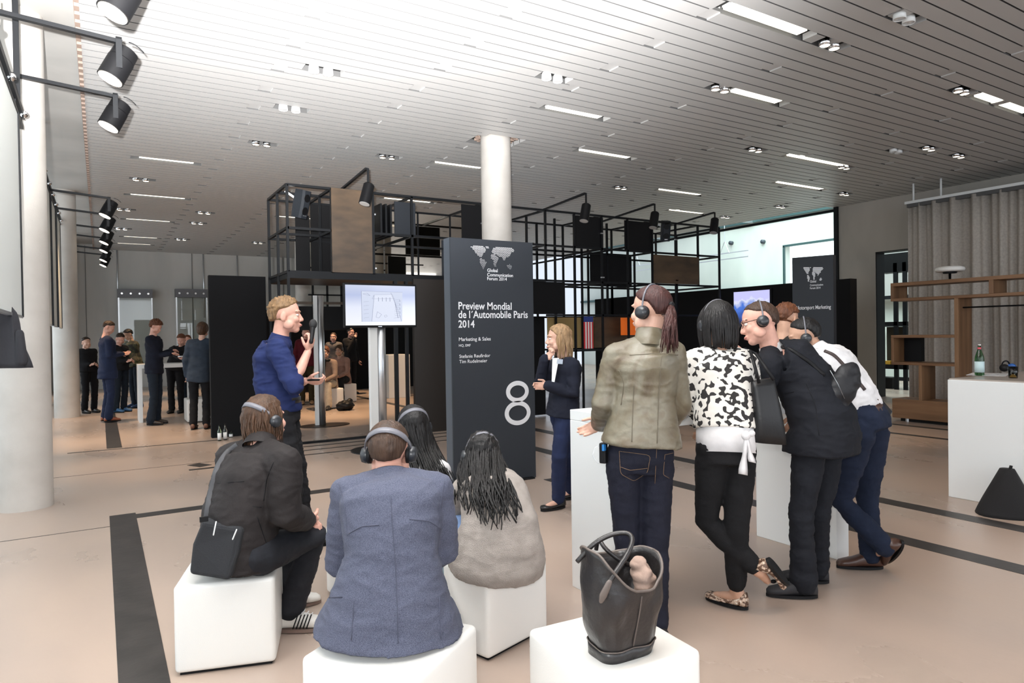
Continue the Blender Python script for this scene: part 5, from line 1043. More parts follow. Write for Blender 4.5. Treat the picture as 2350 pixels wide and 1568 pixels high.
MB().tube([c+UP*0.04, c-vR*0.04+UP*0.03, c-vR*0.055-UP*0.01, c-vR*0.03-UP*0.05, c-UP*0.05], 0.0015, 5).build('cable', M['silver'], rc, True)
# --- woman in the black and white jacket
D = 3.55; fw = hdg(0.05, 1.0)
m, t, b_ = newmat('spotted_cloth'); N, L = t.nodes, t.links; tc = N.new('ShaderNodeTexCoord'); n1 = N.new('ShaderNodeTexNoise'); n1.inputs['Scale'].default_value = 38; n1.inputs['Detail'].default_value = 0.3; n1.inputs['Distortion'].default_value = 0.25
L.new(tc.outputs['Object'], n1.inputs['Vector']); rp = N.new('ShaderNodeValToRGB'); rp.color_ramp.interpolation = 'CONSTANT'; rp.color_ramp.elements[0].color = (0.72, 0.69, 0.64, 1); rp.color_ramp.elements[1].position = 0.555; rp.color_ramp.elements[1].color = (0.012, 0.010, 0.010, 1)
L.new(n1.outputs[0], rp.inputs[0]); L.new(rp.outputs[0], b_.inputs['Base Color']); b_.inputs['Roughness'].default_value = 0.8; spotm = m
black_cloth = cloth('black_trouser_cloth', (0.008, 0.008, 0.009)); whitec = cloth('white_cotton', (0.72, 0.71, 0.72), 0.85, 0.1)
J = stand(fl(1685, 1412), fw, 1.66)
J.update(head=on(1645, 742, D=D+0.10), neck=on(1652, 800, D=D+0.06), chest=on(1660, 880, D=D+0.02), pelvis=on(1666, 1035, D=D-0.05), face=hdg(-0.25, 0.96), shL=on(1592, 828, D=D+0.05), shR=on(1712, 828, D=D+0.05), elL=on(1583, 912, D=D+0.06), wrL=on(1600, 975, D=D+0.25), elR=on(1728, 915, D=D+0.05), wrR=on(1715, 960, D=D+0.3),
         hipL=on(1633, 1055, D=D-0.05), hipR=on(1698, 1055, D=D-0.05), knR=on(1690, 1215, D=D-0.03), anR=fl(1690, 1395)+UP*0.09, knL=on(1622, 1195, D=D+0.02), anL=on(1742, 1312, D=D-0.02), toeR=hdg(-0.55, 0.5), toeL=(hdg(0.15, 0.1)-UP*0.95))
def ex(P, J, p, A):
    mb = MB(); st, en, mi = [], [], []
    for i in range(110):
        a = random.uniform(-2.3, 2.3); x, y = math.sin(a), -math.cos(a); q = random.uniform(0.6, 1)
        st.append(p(x*0.07*q, y*0.085*q-0.01, 0.10-0.02*q)); mi.append(p(x*0.118, y*0.128-0.01, 0.0)); en.append(p(x*0.088, y*0.104-0.015, -0.125-random.random()*0.015))
    strands(mb, st, en, mi, 0.011, 0.001, 3, taper=0.6); mb.build('bob_hair', HM['black'], P, True)
    mb = MB(); torso_rings(mb, J, [(-0.02, 0.150, 0.115), (0.08, 0.150, 0.115), (0.2, 0.146, 0.112)]); mb.build('white_sash', whitec, P, True)
    k0 = on(1712, 1000, D=D-0.20); mb = MB(); mb.ell(k0, (0.026, 0.02, 0.024)).ell(k0+vR*0.03+UP*0.01, (0.02, 0.012, 0.016))
    for dx_, L_, w_ in ((-0.012, 0.19, 0.020), (0.022, 0.13, 0.016)):
        R = []
        for t_ in np.linspace(0, 1, 9): c_ = k0+vR*(dx_*t_*1.4)-UP*(L_*t_)-vF*0.004*math.sin(6*t_); w2 = w_*(0.35+0.75*t_)+0.003*math.sin(9*t_); R.append([c_-vR*w2, c_+vF*0.006, c_+vR*w2*1.0-UP*0.01*t_, c_-vF*0.006])
        mb.rings(R)
    mb.build('sash_bow', whitec, P, True)
Pc = person('person with black bob hair in black and white spotted jacket, one leg crossed behind', J, spotm, black_cloth, 'tan', (HM['black'], 'cap', dict(back=-0.9, ear=-0.35, front=0.55, temple=0.2, tous=0.001, vol=(0.086, 0.106, 0.093))), vox=0.008, female=True, build=0.93, extras=ex, legs=0.86, hem=0.052, noshoes=True,
    jacket_prof=[(0.13, 0.178, 0.132), (0.35, 0.166, 0.124), (0.7, 0.182, 0.13), (0.92, 0.175, 0.115), (1.03, 0.12, 0.09), (1.1, 0.085, 0.075)], wr_amp=0.004, seed=9, phones=dict(label='thin grey headphones worn over the black bob hair', tilt=0.0, thin=True), sleeve=0.9, sleeve_r=(0.063, 0.056, 0.052), trouser_k=0.98)[0]
seq = ramp_noise('sequin_shoe', [(0.35, (0.10, 0.05, 0.03)), (0.5, (0.5, 0.36, 0.27)), (0.65, (0.8, 0.72, 0.62))], 60, 0.25, 2, True, 0.4)
for sd in 'LR':
    o = shoe(J['an'+sd], J['toe'+sd], seq, Pc, 0.235, 'flat', up=(hdg(-0.95, 0.1) if sd == 'L' else None)); q = J['an'+sd]+J['toe'+sd].normalized()*0.10+(UP*-0.045 if sd == 'R' else vR*0.03)
    MB().ell(q, (0.018, 0.014, 0.010)).build('shoe_bow', M['black'], o, True)
# tote
tt = thing('tote_bag', 'plain black leather tote hanging from the shoulder of the person in the spotted jacket', 'bag', on(1770, 1020, D=3.42)); Dt = 3.42
R = []
for t_ in np.linspace(0, 1, 10):
    a = on(1732+3*t_, 878+132*t_-6*t_*t_, D=Dt); b = on(1784+28*t_, 868+142*t_, D=Dt+0.02); c = (a+b)/2+UP*(-0.03*t_**4); th = 0.028+0.035*math.sin(min(1, t_*1.2)*1.57)-0.02*t_**8
    R.append([c+(b-a)/2*math.copysign(abs(math.cos(q))**0.6, math.cos(q))+vF*(th*math.copysign(abs(math.sin(q))**0.7, math.sin(q))+0.05) for q in np.linspace(0, 2*math.pi, 28, endpoint=False)])
MB().rings(R).build('bag_body', mat('tote_leather', (0.008, 0.008, 0.009), 0.42, 0, 0.1, 60, spec=0.35), tt, True)
MB().tube([on(1742, 880, D=Dt), on(1732, 840, D=Dt+0.0), on(1722, 806, D=Dt+0.10), on(1735, 812, D=Dt+0.10), on(1758, 845, D=Dt+0.02), on(1776, 872, D=Dt)], 0.009, 8, flat=(vF, 0.5)).build('strap', M['black'], tt, True)
# --- man in the dark suit leaning on the table
D = 3.85; fw = hdg(-0.62, 0.78); suit = cloth('black_suit_wool', (0.009, 0.010, 0.014), 0.85, 0.2, 400)
J = stand(fl(1838, 1372), fw, 1.80)
J.update(head=on(1742, 742, D=D+0.05), neck=on(1768, 795, D=D+0.05), chest=on(1830, 850, D=D+0.02), pelvis=on(1890, 965, D=D-0.08), face=(hdg(-0.97, 0.15)-UP*0.22).normalized(), hup=(UP*0.95+hdg(-0.2, 0.1)).normalized(), shL=on(1765, 845, D=D-0.12), shR=on(1800, 815, D=D+0.22), elL=on(1735, 935, D=D-0.02), wrL=on(1712, 905, D=D+0.25), elR=on(1750, 900, D=D+0.3), wrR=on(1712, 815, D=D+0.12),
         hipL=on(1862, 1000, D=D-0.12), hipR=on(1905, 990, D=D+0.04), knL=on(1838, 1190, D=D-0.12), knR=on(1878, 1180, D=D+0.0), anL=fl(1845, 1372)+UP*0.09, anR=fl(1872, 1338)+UP*0.09, toeL=hdg(-1, 0.12), toeR=hdg(-1, 0.2))
def ex(P, J, p, A):
    collar(P, J, whitec, 0.064, 0.03); mb = MB(); J5['suit'] = J['parts']['jacket']
    for q in (-1, 1): mb.tube([p(0.077*q, 0.0, 0.006), p(0.062*q, 0.075, 0.006), p(0.055*q, 0.098, 0.006)], 0.0018, 6)
    for q in (-1, 1): mb.tube([p(0.033*q+0.022*math.cos(a), 0.102-0.01*abs(math.cos(a)), 0.0+0.016*math.sin(a)) for a in np.linspace(0, 6.28, 18)], 0.0015, 6)
    mb.tube([p(-0.011, 0.104, 0.004), p(0.011, 0.104, 0.004)], 0.0015, 6).build('glasses', M['steel'], P, True)
person('person in black suit with glasses and headphones, bent over the white table', J, suit, suit, 'pink', (HM['short'], 'short', dict(back=-0.55, ear=0.1, front=0.66, temple=0.5, tous=0.003, vol=(0.080, 0.099, 0.088))), vox=0.009, build=1.05, headvox=0.005, eyes=True, extras=ex, noshoes=False, curl=1.1, hand_dir=dict(R=UP*0.9+hdg(-0.3, 0)), thumbs=dict(R=hdg(-0.2, -0.9)), hk=1.05,
    down=-UP, jacket_prof=[(-0.36, 0.215, 0.185, 0.02), (-0.15, 0.20, 0.17), (0.0, 0.19, 0.155), (0.35, 0.175, 0.145), (0.7, 0.19, 0.145), (0.92, 0.18, 0.12), (1.03, 0.11, 0.085), (1.12, 0.068, 0.066)], hem=0.075, trouser_k=1.0, phones=dict(label='black headphones worn by the man in the black suit with glasses', tilt=0.15, thin=True), seed=11, shoes=mat('suede_shoe', (0.012, 0.012, 0.015), 0.7), wr_amp=0.008)
sb = thing('shoulder_bag', 'rounded black nylon bag on a strap across the back of the suited man', 'bag', on(1935, 960, D=3.9)); ny_ = mat('black_nylon', (0.009, 0.009, 0.011), 0.5, 0, 0.4, 30, spec=0.3)
mb = MB(); mb.ell(on(1932, 893, D=3.70), (0.092, 0.06, 0.165), (vR*0.85+UP*-0.3, vF, UP*0.9+vR*0.42), 24, 16); s_ = remesh(mb, 0.01); wrinkle(s_, 0.008, 16, seed=3); link('bag_body', s_, ny_, sb, True)
seam(J5['suit'], [(1775, 792), (1815, 802), (1860, 832), (1893, 862)], 0.011, M['black'], sb, 'strap', 8, (vF, 0.4), 6, 0.006)
for pts in ([(1800, 905), (1822, 900)], [(1850, 880), (1872, 930), (1880, 1000)]): seam(J5['suit'], pts, 0.0015, M['black'], J5['suit'], 'seam'); MB().tube([on(1905, 850, D=3.65), on(1922, 880, D=3.63), on(1938, 915, D=3.64)], 0.002, 6).build('zip', M['silver'], sb, True)
# --- man in the white shirt
D = 4.15; fw = hdg(-0.72, 0.69); navy_ch = cloth('navy_chino', (0.010, 0.015, 0.032))
J = stand(fl(1985, 1312), fw, 1.78)
J.update(head=on(1845, 772, D=D+0.25), neck=on(1872, 800, D=D+0.2), chest=on(1925, 862, D=D+0.1), pelvis=on(1990, 968, D=D-0.02), face=(hdg(-0.9, 0.35)-UP*0.3).normalized(), hup=(UP*0.93+hdg(-0.3, 0.1)).normalized(), shL=on(1876, 838, D=D+0.02), shR=on(1900, 812, D=D+0.35), elL=on(1845, 930, D=D+0.1), wrL=on(1830, 960, D=D+0.3), elR=on(1860, 920, D=D+0.5), wrR=on(1830, 960, D=D+0.5),
         hipL=on(1972, 992, D=D-0.1), hipR=on(2005, 990, D=D+0.06), knL=on(1925, 1150, D=D-0.02), knR=on(1990, 1140, D=D+0.08), anR=fl(1998, 1306)+UP*0.09, anL=on(2034, 1232, D=D-0.12), toeR=hdg(-0.92, 0.1), toeL=(hdg(0.0, 0.1)-UP*0.95))
J['hipL'], J['hipR'] = J['hipL'], J['hipR']
J['knL'] = on(1930, 1150, D=D); J['anL'] = on(2030, 1255, D=D-0.08)
def ex(P, J, p, A):
    J5['white'] = J['parts']['shirt']; collar(P, J, whitec, 0.066, 0.03); at, s0, s1 = spine(J); R = []
    for t_ in (0.02, 0.12):
        tg = (at(t_+0.02)-at(t_-0.02)).normalized(); s = s0; f = tg.cross(s).normalized(); R.append([at(t_)+s*0.163*math.cos(a)+f*0.122*math.sin(a) for a in np.linspace(0, 2*math.pi, 32, endpoint=False)])
    MB().rings(R).build('belt', M['brown_shoe'], P, True)
Pw = person('person in white shirt and navy trousers leaning forward, heel raised', J, whitec, navy_ch, 'tan', (HM['black'], 'short', dict(back=-0.6, ear=0.08, front=0.6, temple=0.45, tous=0.004, vol=(0.080, 0.099, 0.088))), vox=0.009, build=1.0, extras=ex, shoes=M['brown_shoe'], hem=0.062, noshoes=True,
    jacket_prof=[(0.08, 0.160, 0.122), (0.2, 0.172, 0.135), (0.4, 0.170, 0.135), (0.7, 0.184, 0.14), (0.92, 0.178, 0.118), (1.03, 0.11, 0.085), (1.12, 0.068, 0.066)], name_top='shirt', phones=dict(label='black headphones worn by the man in the white shirt', tilt=0.2, thin=True), seed=13, wr_amp=0.008, curl=0.7)[0]
shoe(J['anR'], J['toeR'], M['brown_shoe'], Pw); shoe(J['anL'], J['toeL'], M['brown_shoe'], Pw, up=hdg(-0.9, 0.1))
sb = thing('shoulder_bag', 'flat black bag hanging at the hip of the man in the white shirt', 'bag', on(2020, 950, D=4.1))
mb = MB(); mb.poly([on(1990, 890, D=4.25), on(2005, 895, D=4.2), on(2050, 945, D=4.15), on(2035, 968, D=4.12), on(2010, 940, D=4.15)], vF*0.05); link('bag_body', mb.mesh(), ny_, sb, bevel=0.012, seg=3)
seam(J5['white'], [(1893, 806), (1915, 815), (1955, 858), (1985, 895)], 0.011, mat('brown_strap', (0.03, 0.018, 0.016), 0.6), sb, 'strap', 8, (vF, 0.4), 6, 0.006)
# --- head behind the group
D = 5.2; J = stand(on(1815, 1200, D=D), hdg(0.75, 0.5), 1.70); J['head'] = on(1806, 732, D=D); J['neck'] = on(1798, 775, D=D); J['face'] = (hdg(0.75, 0.45)-UP*0.3).normalized()
sh_ = J['W'](0, 0, 0); dlt = Vector((J['head'].x-J['W'](0, 0.03, 1.6).x, J['head'].y-J['W'](0, 0.03, 1.6).y, 0))
person('person with short brown hair, only the head showing behind the man in the black suit', J, cloth('dark_tee', (0.02, 0.018, 0.016)), black_cloth, 'tan', (HM['red'], 'short', dict(back=-0.55, ear=0.05, front=0.45, temple=0.3, tous=0.010, vol=(0.084, 0.104, 0.092), seed=8)), vox=0.014, hands=(1, 1))
# --- seated man with the shoulder bag
fw = hdg(0.72, 0.69); bomber = cloth('dark_padded_jacket', (0.017, 0.014, 0.014), 0.7, 0.2, 60, 0.2, 6)
J = sit((0.52, 3.46), fw, 1.76, 0.40, 0.25)
J.update(pelvis=on(545, 1262, D=3.18), chest=on(560, 1140, D=3.20), neck=on(600, 1010, D=3.30), head=on(610, 962, D=3.36), shL=on(530, 1052, D=3.42), shR=on(652, 1062, D=3.12), elR=on(655, 1180, D=3.10), wrR=on(702, 1195, D=3.30), elL=on(600, 1180, D=3.6), wrL=on(690, 1195, D=3.45),
         hipR=on(590, 1275, D=3.10), hipL=on(545, 1265, D=3.35), knR=on(722, 1228, D=3.42), knL=on(690, 1235, D=3.72), anR=fl(664, 1448)+UP*0.09, anL=fl(640, 1400)+UP*0.09, toeR=hdg(1, 0.05), toeL=hdg(0.9, 0.4), face=(hdg(0.6, 0.8)).normalized(), hup=(UP*0.95-vR*0.1).normalized())
jeans = cloth('black_denim', (0.013, 0.014, 0.018), 0.8, 0.3, 500)
def ex(P, J, p, A):
    collar(P, J, bomber, 0.070, 0.035); mb = MB(); st, en, mi = [], [], []
    for i in range(150):
        a = random.uniform(-2.1, 2.1); x, y = math.sin(a), -math.cos(a); q = random.uniform(0.2, 1)
        st.append(p(x*0.07*q, y*0.085*q-0.01, 0.118-0.04*q*q)); mi.append(p(x*0.108, y*0.122-0.01, 0.01)); en.append(p(x*0.078, y*0.10-0.01, -0.105-random.random()*0.03))
    strands(mb, st, en, mi, 0.007, 0.005, 3); mb.build('collar_length_hair', HM['brown'], P, True)
Pm = person('person with brown hair in dark padded jacket seated on the leftmost front cube', J, bomber, jeans, 'pink', (HM['brown'], 'cap', dict(back=-0.85, ear=-0.2, front=0.6, temple=0.3, tous=0.004, vol=(0.084, 0.104, 0.092))), vox=0.009, build=1.02, extras=ex, noshoes=True, wr_amp=0.007, seed=15, curl=0.9,
    jacket_prof=[(-0.14, 0.205, 0.165), (0.0, 0.205, 0.165), (0.35, 0.195, 0.155), (0.7, 0.195, 0.145), (0.92, 0.185, 0.125), (1.03, 0.11, 0.085), (1.12, 0.068, 0.066)], sleeve_r=(0.078, 0.075, 0.052), hem=0.068, legs=0.93, phones=dict(label='grey headband over the brown hair of the seated man at left', tilt=0.9))[0]
wsh = mat('white_shoe_leather', (0.68, 0.66, 0.62), 0.5); gum = mat('brown_gum_sole', (0.16, 0.11, 0.09), 0.6)
for sd in 'LR':
    o = shoe(J['an'+sd], J['toe'+sd], wsh, Pm, 0.30, sole=gum)
    if sd == 'R':
        d = J['toeR'].normalized(); s = d.cross(UP)
        mb = MB(); b0 = J['anR']-UP*0.085
        for i in range(5): c = b0+d*(0.03+0.017*i)+s*0.0; mb.tube([c+s*0.044+UP*0.022, c+s*0.042+UP*0.055+d*0.012, c+s*0.026+UP*0.086+d*0.022], 0.0035, 6)
        mb.build('stripes', M['black'], o); mb = MB()
        for i in range(4): mb.tube([b0+d*(0.05+0.02*i)+s*0.02+UP*(0.098-0.008*i), b0+d*(0.055+0.02*i)-s*0.02+UP*(0.1-0.008*i)], 0.003, 6)
        mb.build('laces', whitec, o)
sb = thing('shoulder_bag', 'black cloth shoulder bag with white pens, hanging on the back of the seated man', 'bag', on(490, 1330, D=2.98)); db = 2.98
MB().poly([on(462, 1195, D=db+.02), on(556, 1212, D=db), on(545, 1270, D=db-.02), on(525, 1335, D=db-.03), on(432, 1320, D=db+.02), on(440, 1250, D=db+.03)], vF*0.075).build('bag_body', mat('bag_cloth', (0.012, 0.013, 0.016), 0.9, 0, 0.3, 300), sb, bevel=0.02, seg=3)
seam(J['parts']['jacket'], [(472, 1200), (482, 1140), (498, 1075), (520, 1040), (545, 1022)], 0.016, mat('grey_webbing', (0.045, 0.045, 0.05), 0.7), sb, 'strap', 8, (vF, 0.35), 6, 0.006)
for pts in ([(628, 1060), (612, 1100), (605, 1150)], [(490, 1110), (560, 1105)], [(487, 1150), (600, 1165)], [(590, 1185), (612, 1250), (640, 1290)]): seam(J['parts']['jacket'], pts, 0.002, M['black'], J['parts']['jacket'])
MB().obox(on(468, 1192, D=db-0.01), (0.035, 0.012, 0.022)).build('buckle', M['black'], sb)
for x0, y0, x1, y1 in ((496, 1198, 490, 1228), (543, 1216, 534, 1238)): MB().tube([on(x0, y0, D=db-0.02), on(x1, y1, D=db-0.025)], 0.003, 8, True).build('pen', M['white'], sb, True)
# --- man in the blue grey blazer
fw = hdg(-0.12, 1.0)
m, t, b_ = newmat('blue_grey_wool'); N, L = t.nodes, t.links; tc = N.new('ShaderNodeTexCoord'); n1 = N.new('ShaderNodeTexNoise'); n1.inputs['Scale'].default_value = 420; n1.inputs['Detail'].default_value = 2; L.new(tc.outputs['Object'], n1.inputs['Vector']); rp = N.new('ShaderNodeValToRGB')
rp.color_ramp.elements[0].position = 0.35; rp.color_ramp.elements[0].color = (0.034, 0.039, 0.066, 1); rp.color_ramp.elements[1].position = 0.7; rp.color_ramp.elements[1].color = (0.092, 0.10, 0.145, 1); L.new(n1.outputs[0], rp.inputs[0]); L.new(rp.outputs[0], b_.inputs['Base Color']); b_.inputs['Roughness'].default_value = 0.9
bp = N.new('ShaderNodeBump'); bp.inputs['Strength'].default_value = 0.25; bp.inputs['Distance'].default_value = 0.003; L.new(n1.outputs[0], bp.inputs['Height']); L.new(bp.outputs[0], b_.inputs['Normal']); blz = m
J = sit((0.87, 2.26), fw, 1.80, 0.42, 0.2); D = 2.42
J.update(pelvis=on(895, 1385, D=D), chest=on(900, 1230, D=D+0.02), neck=on(895, 1088, D=D+0.16), head=on(893, 1036, D=D+0.20), shL=on(800, 1134, D=D+0.10), shR=on(1000, 1126, D=D+0.10), elL=on(784, 1288, D=D+0.12), wrL=on(850, 1300, D=D+0.5), elR=on(1014, 1262, D=D+0.12), wrR=on(940, 1300, D=D+0.5), face=hdg(0, 1.0), hup=(UP+hdg(0, 0.15)).normalized())
def ex(P, J, p, A):
    collar(P, J, blz, 0.068, 0.03); mb = MB(); at, s0, s1 = spine(J)
    jk = J['parts']['jacket']; dk = mat('blazer_seam', (0.05, 0.055, 0.085), 0.9)
    for pts, rr in (([(895, 1100), (900, 1200), (908, 1300), (912, 1400), (914, 1478)], 0.0016), ([(752, 1372), (786, 1370)], 0.003), ([(1028, 1330), (1052, 1342)], 0.003), ([(812, 1380), (806, 1470)], 0.0018), ([(1008, 1370), (1012, 1468)], 0.0025), ([(800, 1225), (830, 1208), (870, 1205)], 0.0022), ([(940, 1192), (985, 1196), (1012, 1215)], 0.0022), ([(778, 1110), (790, 1160), (798, 1230)], 0.0018), ([(1020, 1105), (1010, 1160), (1003, 1220)], 0.0018)):
        seam(jk, pts, rr, dk, P)
def flareb(me, J): return me
person('person in blue-grey wool blazer seated in the centre foreground, seen from behind', J, blz, cloth('pale_jeans', (0.20, 0.28, 0.33)), 'pink', (HM['short'], 'short', dict(back=-0.52, ear=0.08, front=0.6, temple=0.45, tous=0.003, vol=(0.080, 0.098, 0.090), seed=4)), vox=0.0085, build=1.0, extras=ex, seed=21, wr_amp=0.0065,
    jacket_prof=[(-0.25, 0.272, 0.235, 0.03), (-0.08, 0.24, 0.20, 0.02), (0.1, 0.20, 0.16), (0.35, 0.168, 0.13), (0.6, 0.176, 0.135), (0.8, 0.195, 0.138), (0.93, 0.19, 0.115), (1.02, 0.12, 0.088), (1.10, 0.070, 0.068)], sleeve_r=(0.068, 0.064, 0.05), hk=1.0,
    phones=dict(label='grey headband on the short-haired man in the blue-grey blazer', tilt=0.75))
def flow(P, garment, p, D, n, xf, yend, y0, wav, rad, m):
    """long hair: locks start on the crown, leave the head at pixel row y0 and then lie on the garment"""
    mb = MB()
    for i in range(n):
        u = random.random(); a = -1.9+3.8*u; x, y = math.sin(a), -math.cos(a); q = random.uniform(0.3, 1); ye = yend(u); ph = random.random()*6; lift = 0.010+0.028*random.random()
        pts = [p(x*0.07*q, y*0.085*q-0.01, 0.113-0.03*q), p(x*0.092, y*0.108-0.012, 0.05), p(x*0.097, y*0.112-0.012, -0.02)]
        k = max(3, int((ye-y0)/14)); last = pts[-1]
        for j in range(k+1):
            yy = y0+(ye-y0)*j/k; xx = xf(u, yy)+wav*520*math.sin(j*0.9+ph); h = hit(garment, xx, yy, lift+0.008*math.sin(j*1.1+ph)) or on(xx, yy, D=(last-Vector(CC)).dot(Vector(CF)))
            if (h-last).length > 0.16: h = last+(h-last)*0.5
            pts.append(h); last = h
        Q = pts[:]
        for _ in range(2): Q = [Q[0]]+[(Q[t-1]+Q[t]*2+Q[t+1])/4 for t in range(1, len(Q)-1)]+[Q[-1]]
        mb.tube(Q, [rad*(1.1-0.8*(t/(len(Q)-1))**2) for t in range(len(Q))], 6)
    mb.build('long_hair', m, P, True)
# --- woman with straight black hair
fw = hdg(-0.25, 0.97); J = sit((1.35, 3.75), fw, 1.66, 0.40, 0.15); D = 3.75
J.update(pelvis=on(975, 1235, D=D+0.05), chest=on(972, 1140, D=D), neck=on(955, 1050, D=D+0.05), head=on(947, 978, D=D+0.08), shL=on(920, 1080, D=D+0.05), shR=on(1008, 1082, D=D), elL=on(915, 1160, D=D+.1), elR=on(1022, 1160, D=D+.05), wrL=on(930, 1190, D=D+.35), wrR=on(990, 1190, D=D+.35), face=hdg(-0.35, 0.93))
def ex(P, J, p, A):
    flow(P, J['parts']['jacket'], p, D, 150, lambda u, y: 925+70*u+(y-1010)*(0.25+0.32*u), lambda u: 1062+50*random.random()*(0.5+u), 1020, 0.003, 0.006, HM['black'])
person('person with long straight black hair and white top, behind the blazer man', J, whitec, jeans, 'fair', (HM['black'], 'cap', dict(back=-0.9, ear=-0.3, front=0.6, temple=0.25, tous=0.002, vol=(0.084, 0.104, 0.092))), vox=0.011, female=True, build=0.92, extras=ex, phones=dict(label='grey headband on the long straight black hair', tilt=0.65), seed=23)
# --- woman with curly hair
fw = hdg(-0.2, 0.98); knit = cloth('heather_knit', (0.31, 0.275, 0.25), 0.95, 0.6, 260, 0.12, 20); J = sit((1.63, 2.98), fw, 1.66, 0.40, 0.3); D = 3.22
J.update(pelvis=on(1143, 1262, D=D), chest=on(1142, 1168, D=D+0.02), neck=on(1115, 1090, D=D+0.2), head=on(1106, 1046, D=D+0.28), shL=on(1065, 1122, D=D+0.2), shR=on(1170, 1115, D=D+0.16), elL=on(1050, 1200, D=D+.35), wrL=on(1075, 1235, D=D+.55), elR=on(1200, 1190, D=D+.3), wrR=on(1150, 1235, D=D+.5), face=(hdg(-0.15, 0.9)-UP*0.35).normalized(), hup=(UP+hdg(0, 0.4)).normalized())
def ex(P, J, p, A):
    flow(P, J['parts']['sweater'], p, D, 120, lambda u, y: 1052+112*u+(y-1070)*(-0.06+0.36*u), lambda u: 1105+125*random.random()**0.6*(1-abs(u-0.62)*0.9), 1075, 0.017, 0.0065, HM['black'])
person('person with long curly black hair in heather grey knit, seated on a cube', J, knit, cloth('light_blue_denim', (0.16, 0.24, 0.42)), 'tan', (HM['black'], 'cap', dict(back=-0.9, ear=-0.3, front=0.5, temple=0.2, tous=0.008, vol=(0.088, 0.106, 0.092))), vox=0.0085, female=True, build=0.98, extras=ex, seed=25, wr_amp=0.005, name_top='sweater',
    jacket_prof=[(-0.28, 0.235, 0.205, 0.01), (-0.1, 0.235, 0.20), (0.1, 0.215, 0.175), (0.35, 0.185, 0.145), (0.7, 0.17, 0.135), (0.92, 0.16, 0.115), (1.03, 0.11, 0.085), (1.12, 0.075, 0.07)], sleeve_r=(0.062, 0.056, 0.048), phones=dict(label='grey headband on the long curly black hair', tilt=0.6))
# --- people far left
def far(label, fx, fy, H, fw, top, bot, skin, hairc, **k):
    b0 = fl(fx, fy); J = stand(b0, fw, H); o = k.pop('o', {})
    hx, hy = k.pop('head', (None, None)); D0 = (b0-Vector(CC)).dot(Vector(CF))
    if hx: dh = on(hx, hy, D=D0)-J['head']; J['head'] += dh; J['neck'] += dh*0.9; J['chest'] += dh*0.5; J['shL'] += dh*0.85; J['shR'] += dh*0.85; J['elL'] += dh*0.6; J['elR'] += dh*0.6; J['wrL'] += dh*0.5; J['wrR'] += dh*0.5
    for kk, v in o.items(): J[kk] = v(J) if callable(v) else v
    return person(label, J, top, bot, skin, (HM[hairc], 'short', k.pop('hk_', dict(back=-0.6, ear=0.0, front=0.58, temple=0.4, tous=0.006, vol=(0.082, 0.102, 0.09)))), vox=0.016, headvox=0.009, wr_amp=k.pop('wr_amp', 0.008), **k)
bs = cloth('plain_black_suit', (0.010, 0.010, 0.012)); ns_ = cloth('navy_suit', (0.013, 0.019, 0.045)); nv = cloth('midnight_jacket', (0.010, 0.012, 0.022)); gt = cloth('slate_coat', (0.030, 0.042, 0.062)); dkj = cloth('dark_jeans', (0.012, 0.018, 0.028))
camo = ramp_noise('camouflage_cloth', [(0.0, (0.02, 0.02, 0.015)), (0.45, (0.05, 0.055, 0.025)), (0.55, (0.09, 0.075, 0.045)), (0.63, (0.025, 0.03, 0.018))], 9, 0.85, 2, True)
def reach(*z):  # forearms forward, holding something at belly height
    return dict(elL=lambda J: J['shL']+UP*-0.29+J['fwd']*0.0, elR=lambda J: J['shR']-UP*0.29, wrL=lambda J: J['elL']+J['fwd']*0.24+J['side']*0.10+UP*0.03, wrR=lambda J: J['elR']+J['fwd']*0.24-J['side']*0.10+UP*0.03)
dn = lambda f_: (f_-UP*0.55).normalized()
far('person in plain black suit leaning beside the far round column', 207, 948, 1.68, hdg(0.75, -0.4), bs, bs, 'fair', 'dkbrown', head=(198, 787), o=reach())
far('person in navy suit and tan brown shoes at the front of the far left queue', 250, 968, 1.86, hdg(0.6, 0.6), ns_, ns_, 'pink', 'dkbrown', head=(250, 752), shoes=mat('cognac_shoe', (0.26, 0.07, 0.03), 0.35), o=dict(face=dn(hdg(0.8, 0.3)), **reach()), hem=0.075, jacket_prof=[(-0.5, 0.20, 0.16), (-0.2, 0.195, 0.15), (0.0, 0.182, 0.135), (0.35, 0.17, 0.125), (0.7, 0.182, 0.132), (0.92, 0.178, 0.115), (1.03, 0.11, 0.085), (1.12, 0.068, 0.066)])
far('person in black jacket and blue trainers looking down at a phone', 278, 946, 1.72, hdg(0.75, -0.2), bs, dkj, 'pink', 'dkbrown', head=(276, 778), shoes=mat('blue_trainer', (0.04, 0.12, 0.25), 0.6), o=dict(face=dn(hdg(0.5, -0.5)), **reach()))
far('person in camouflage jacket and jeans at the back of the far left group', 312, 936, 1.80, hdg(-0.35, -0.6), camo, dkj, 'tan', 'black', head=(294, 768), shoes=mat('blue_slip_on', (0.02, 0.05, 0.12), 0.6), o=dict(face=dn(hdg(-0.4, -0.6)), **reach()))
far('person with tousled brown hair in midnight blue jacket, reading at the far table', 357, 975, 1.82, hdg(0.97, 0.1), nv, dkj, 'pink', 'red', head=(358, 750), hk_=dict(back=-0.7, ear=-0.1, front=0.5, temple=0.3, tous=0.018, vol=(0.090, 0.112, 0.10)), shoes=mat('dark_brown_shoe', (0.03, 0.02, 0.016), 0.4), o=dict(face=dn(hdg(0.95, 0.0)), wrL=on(396, 806, D=12.0), wrR=on(392, 812, D=11.8), elL=on(366, 812, D=12.1), elR=on(364, 815, D=11.8)), hem=0.08)
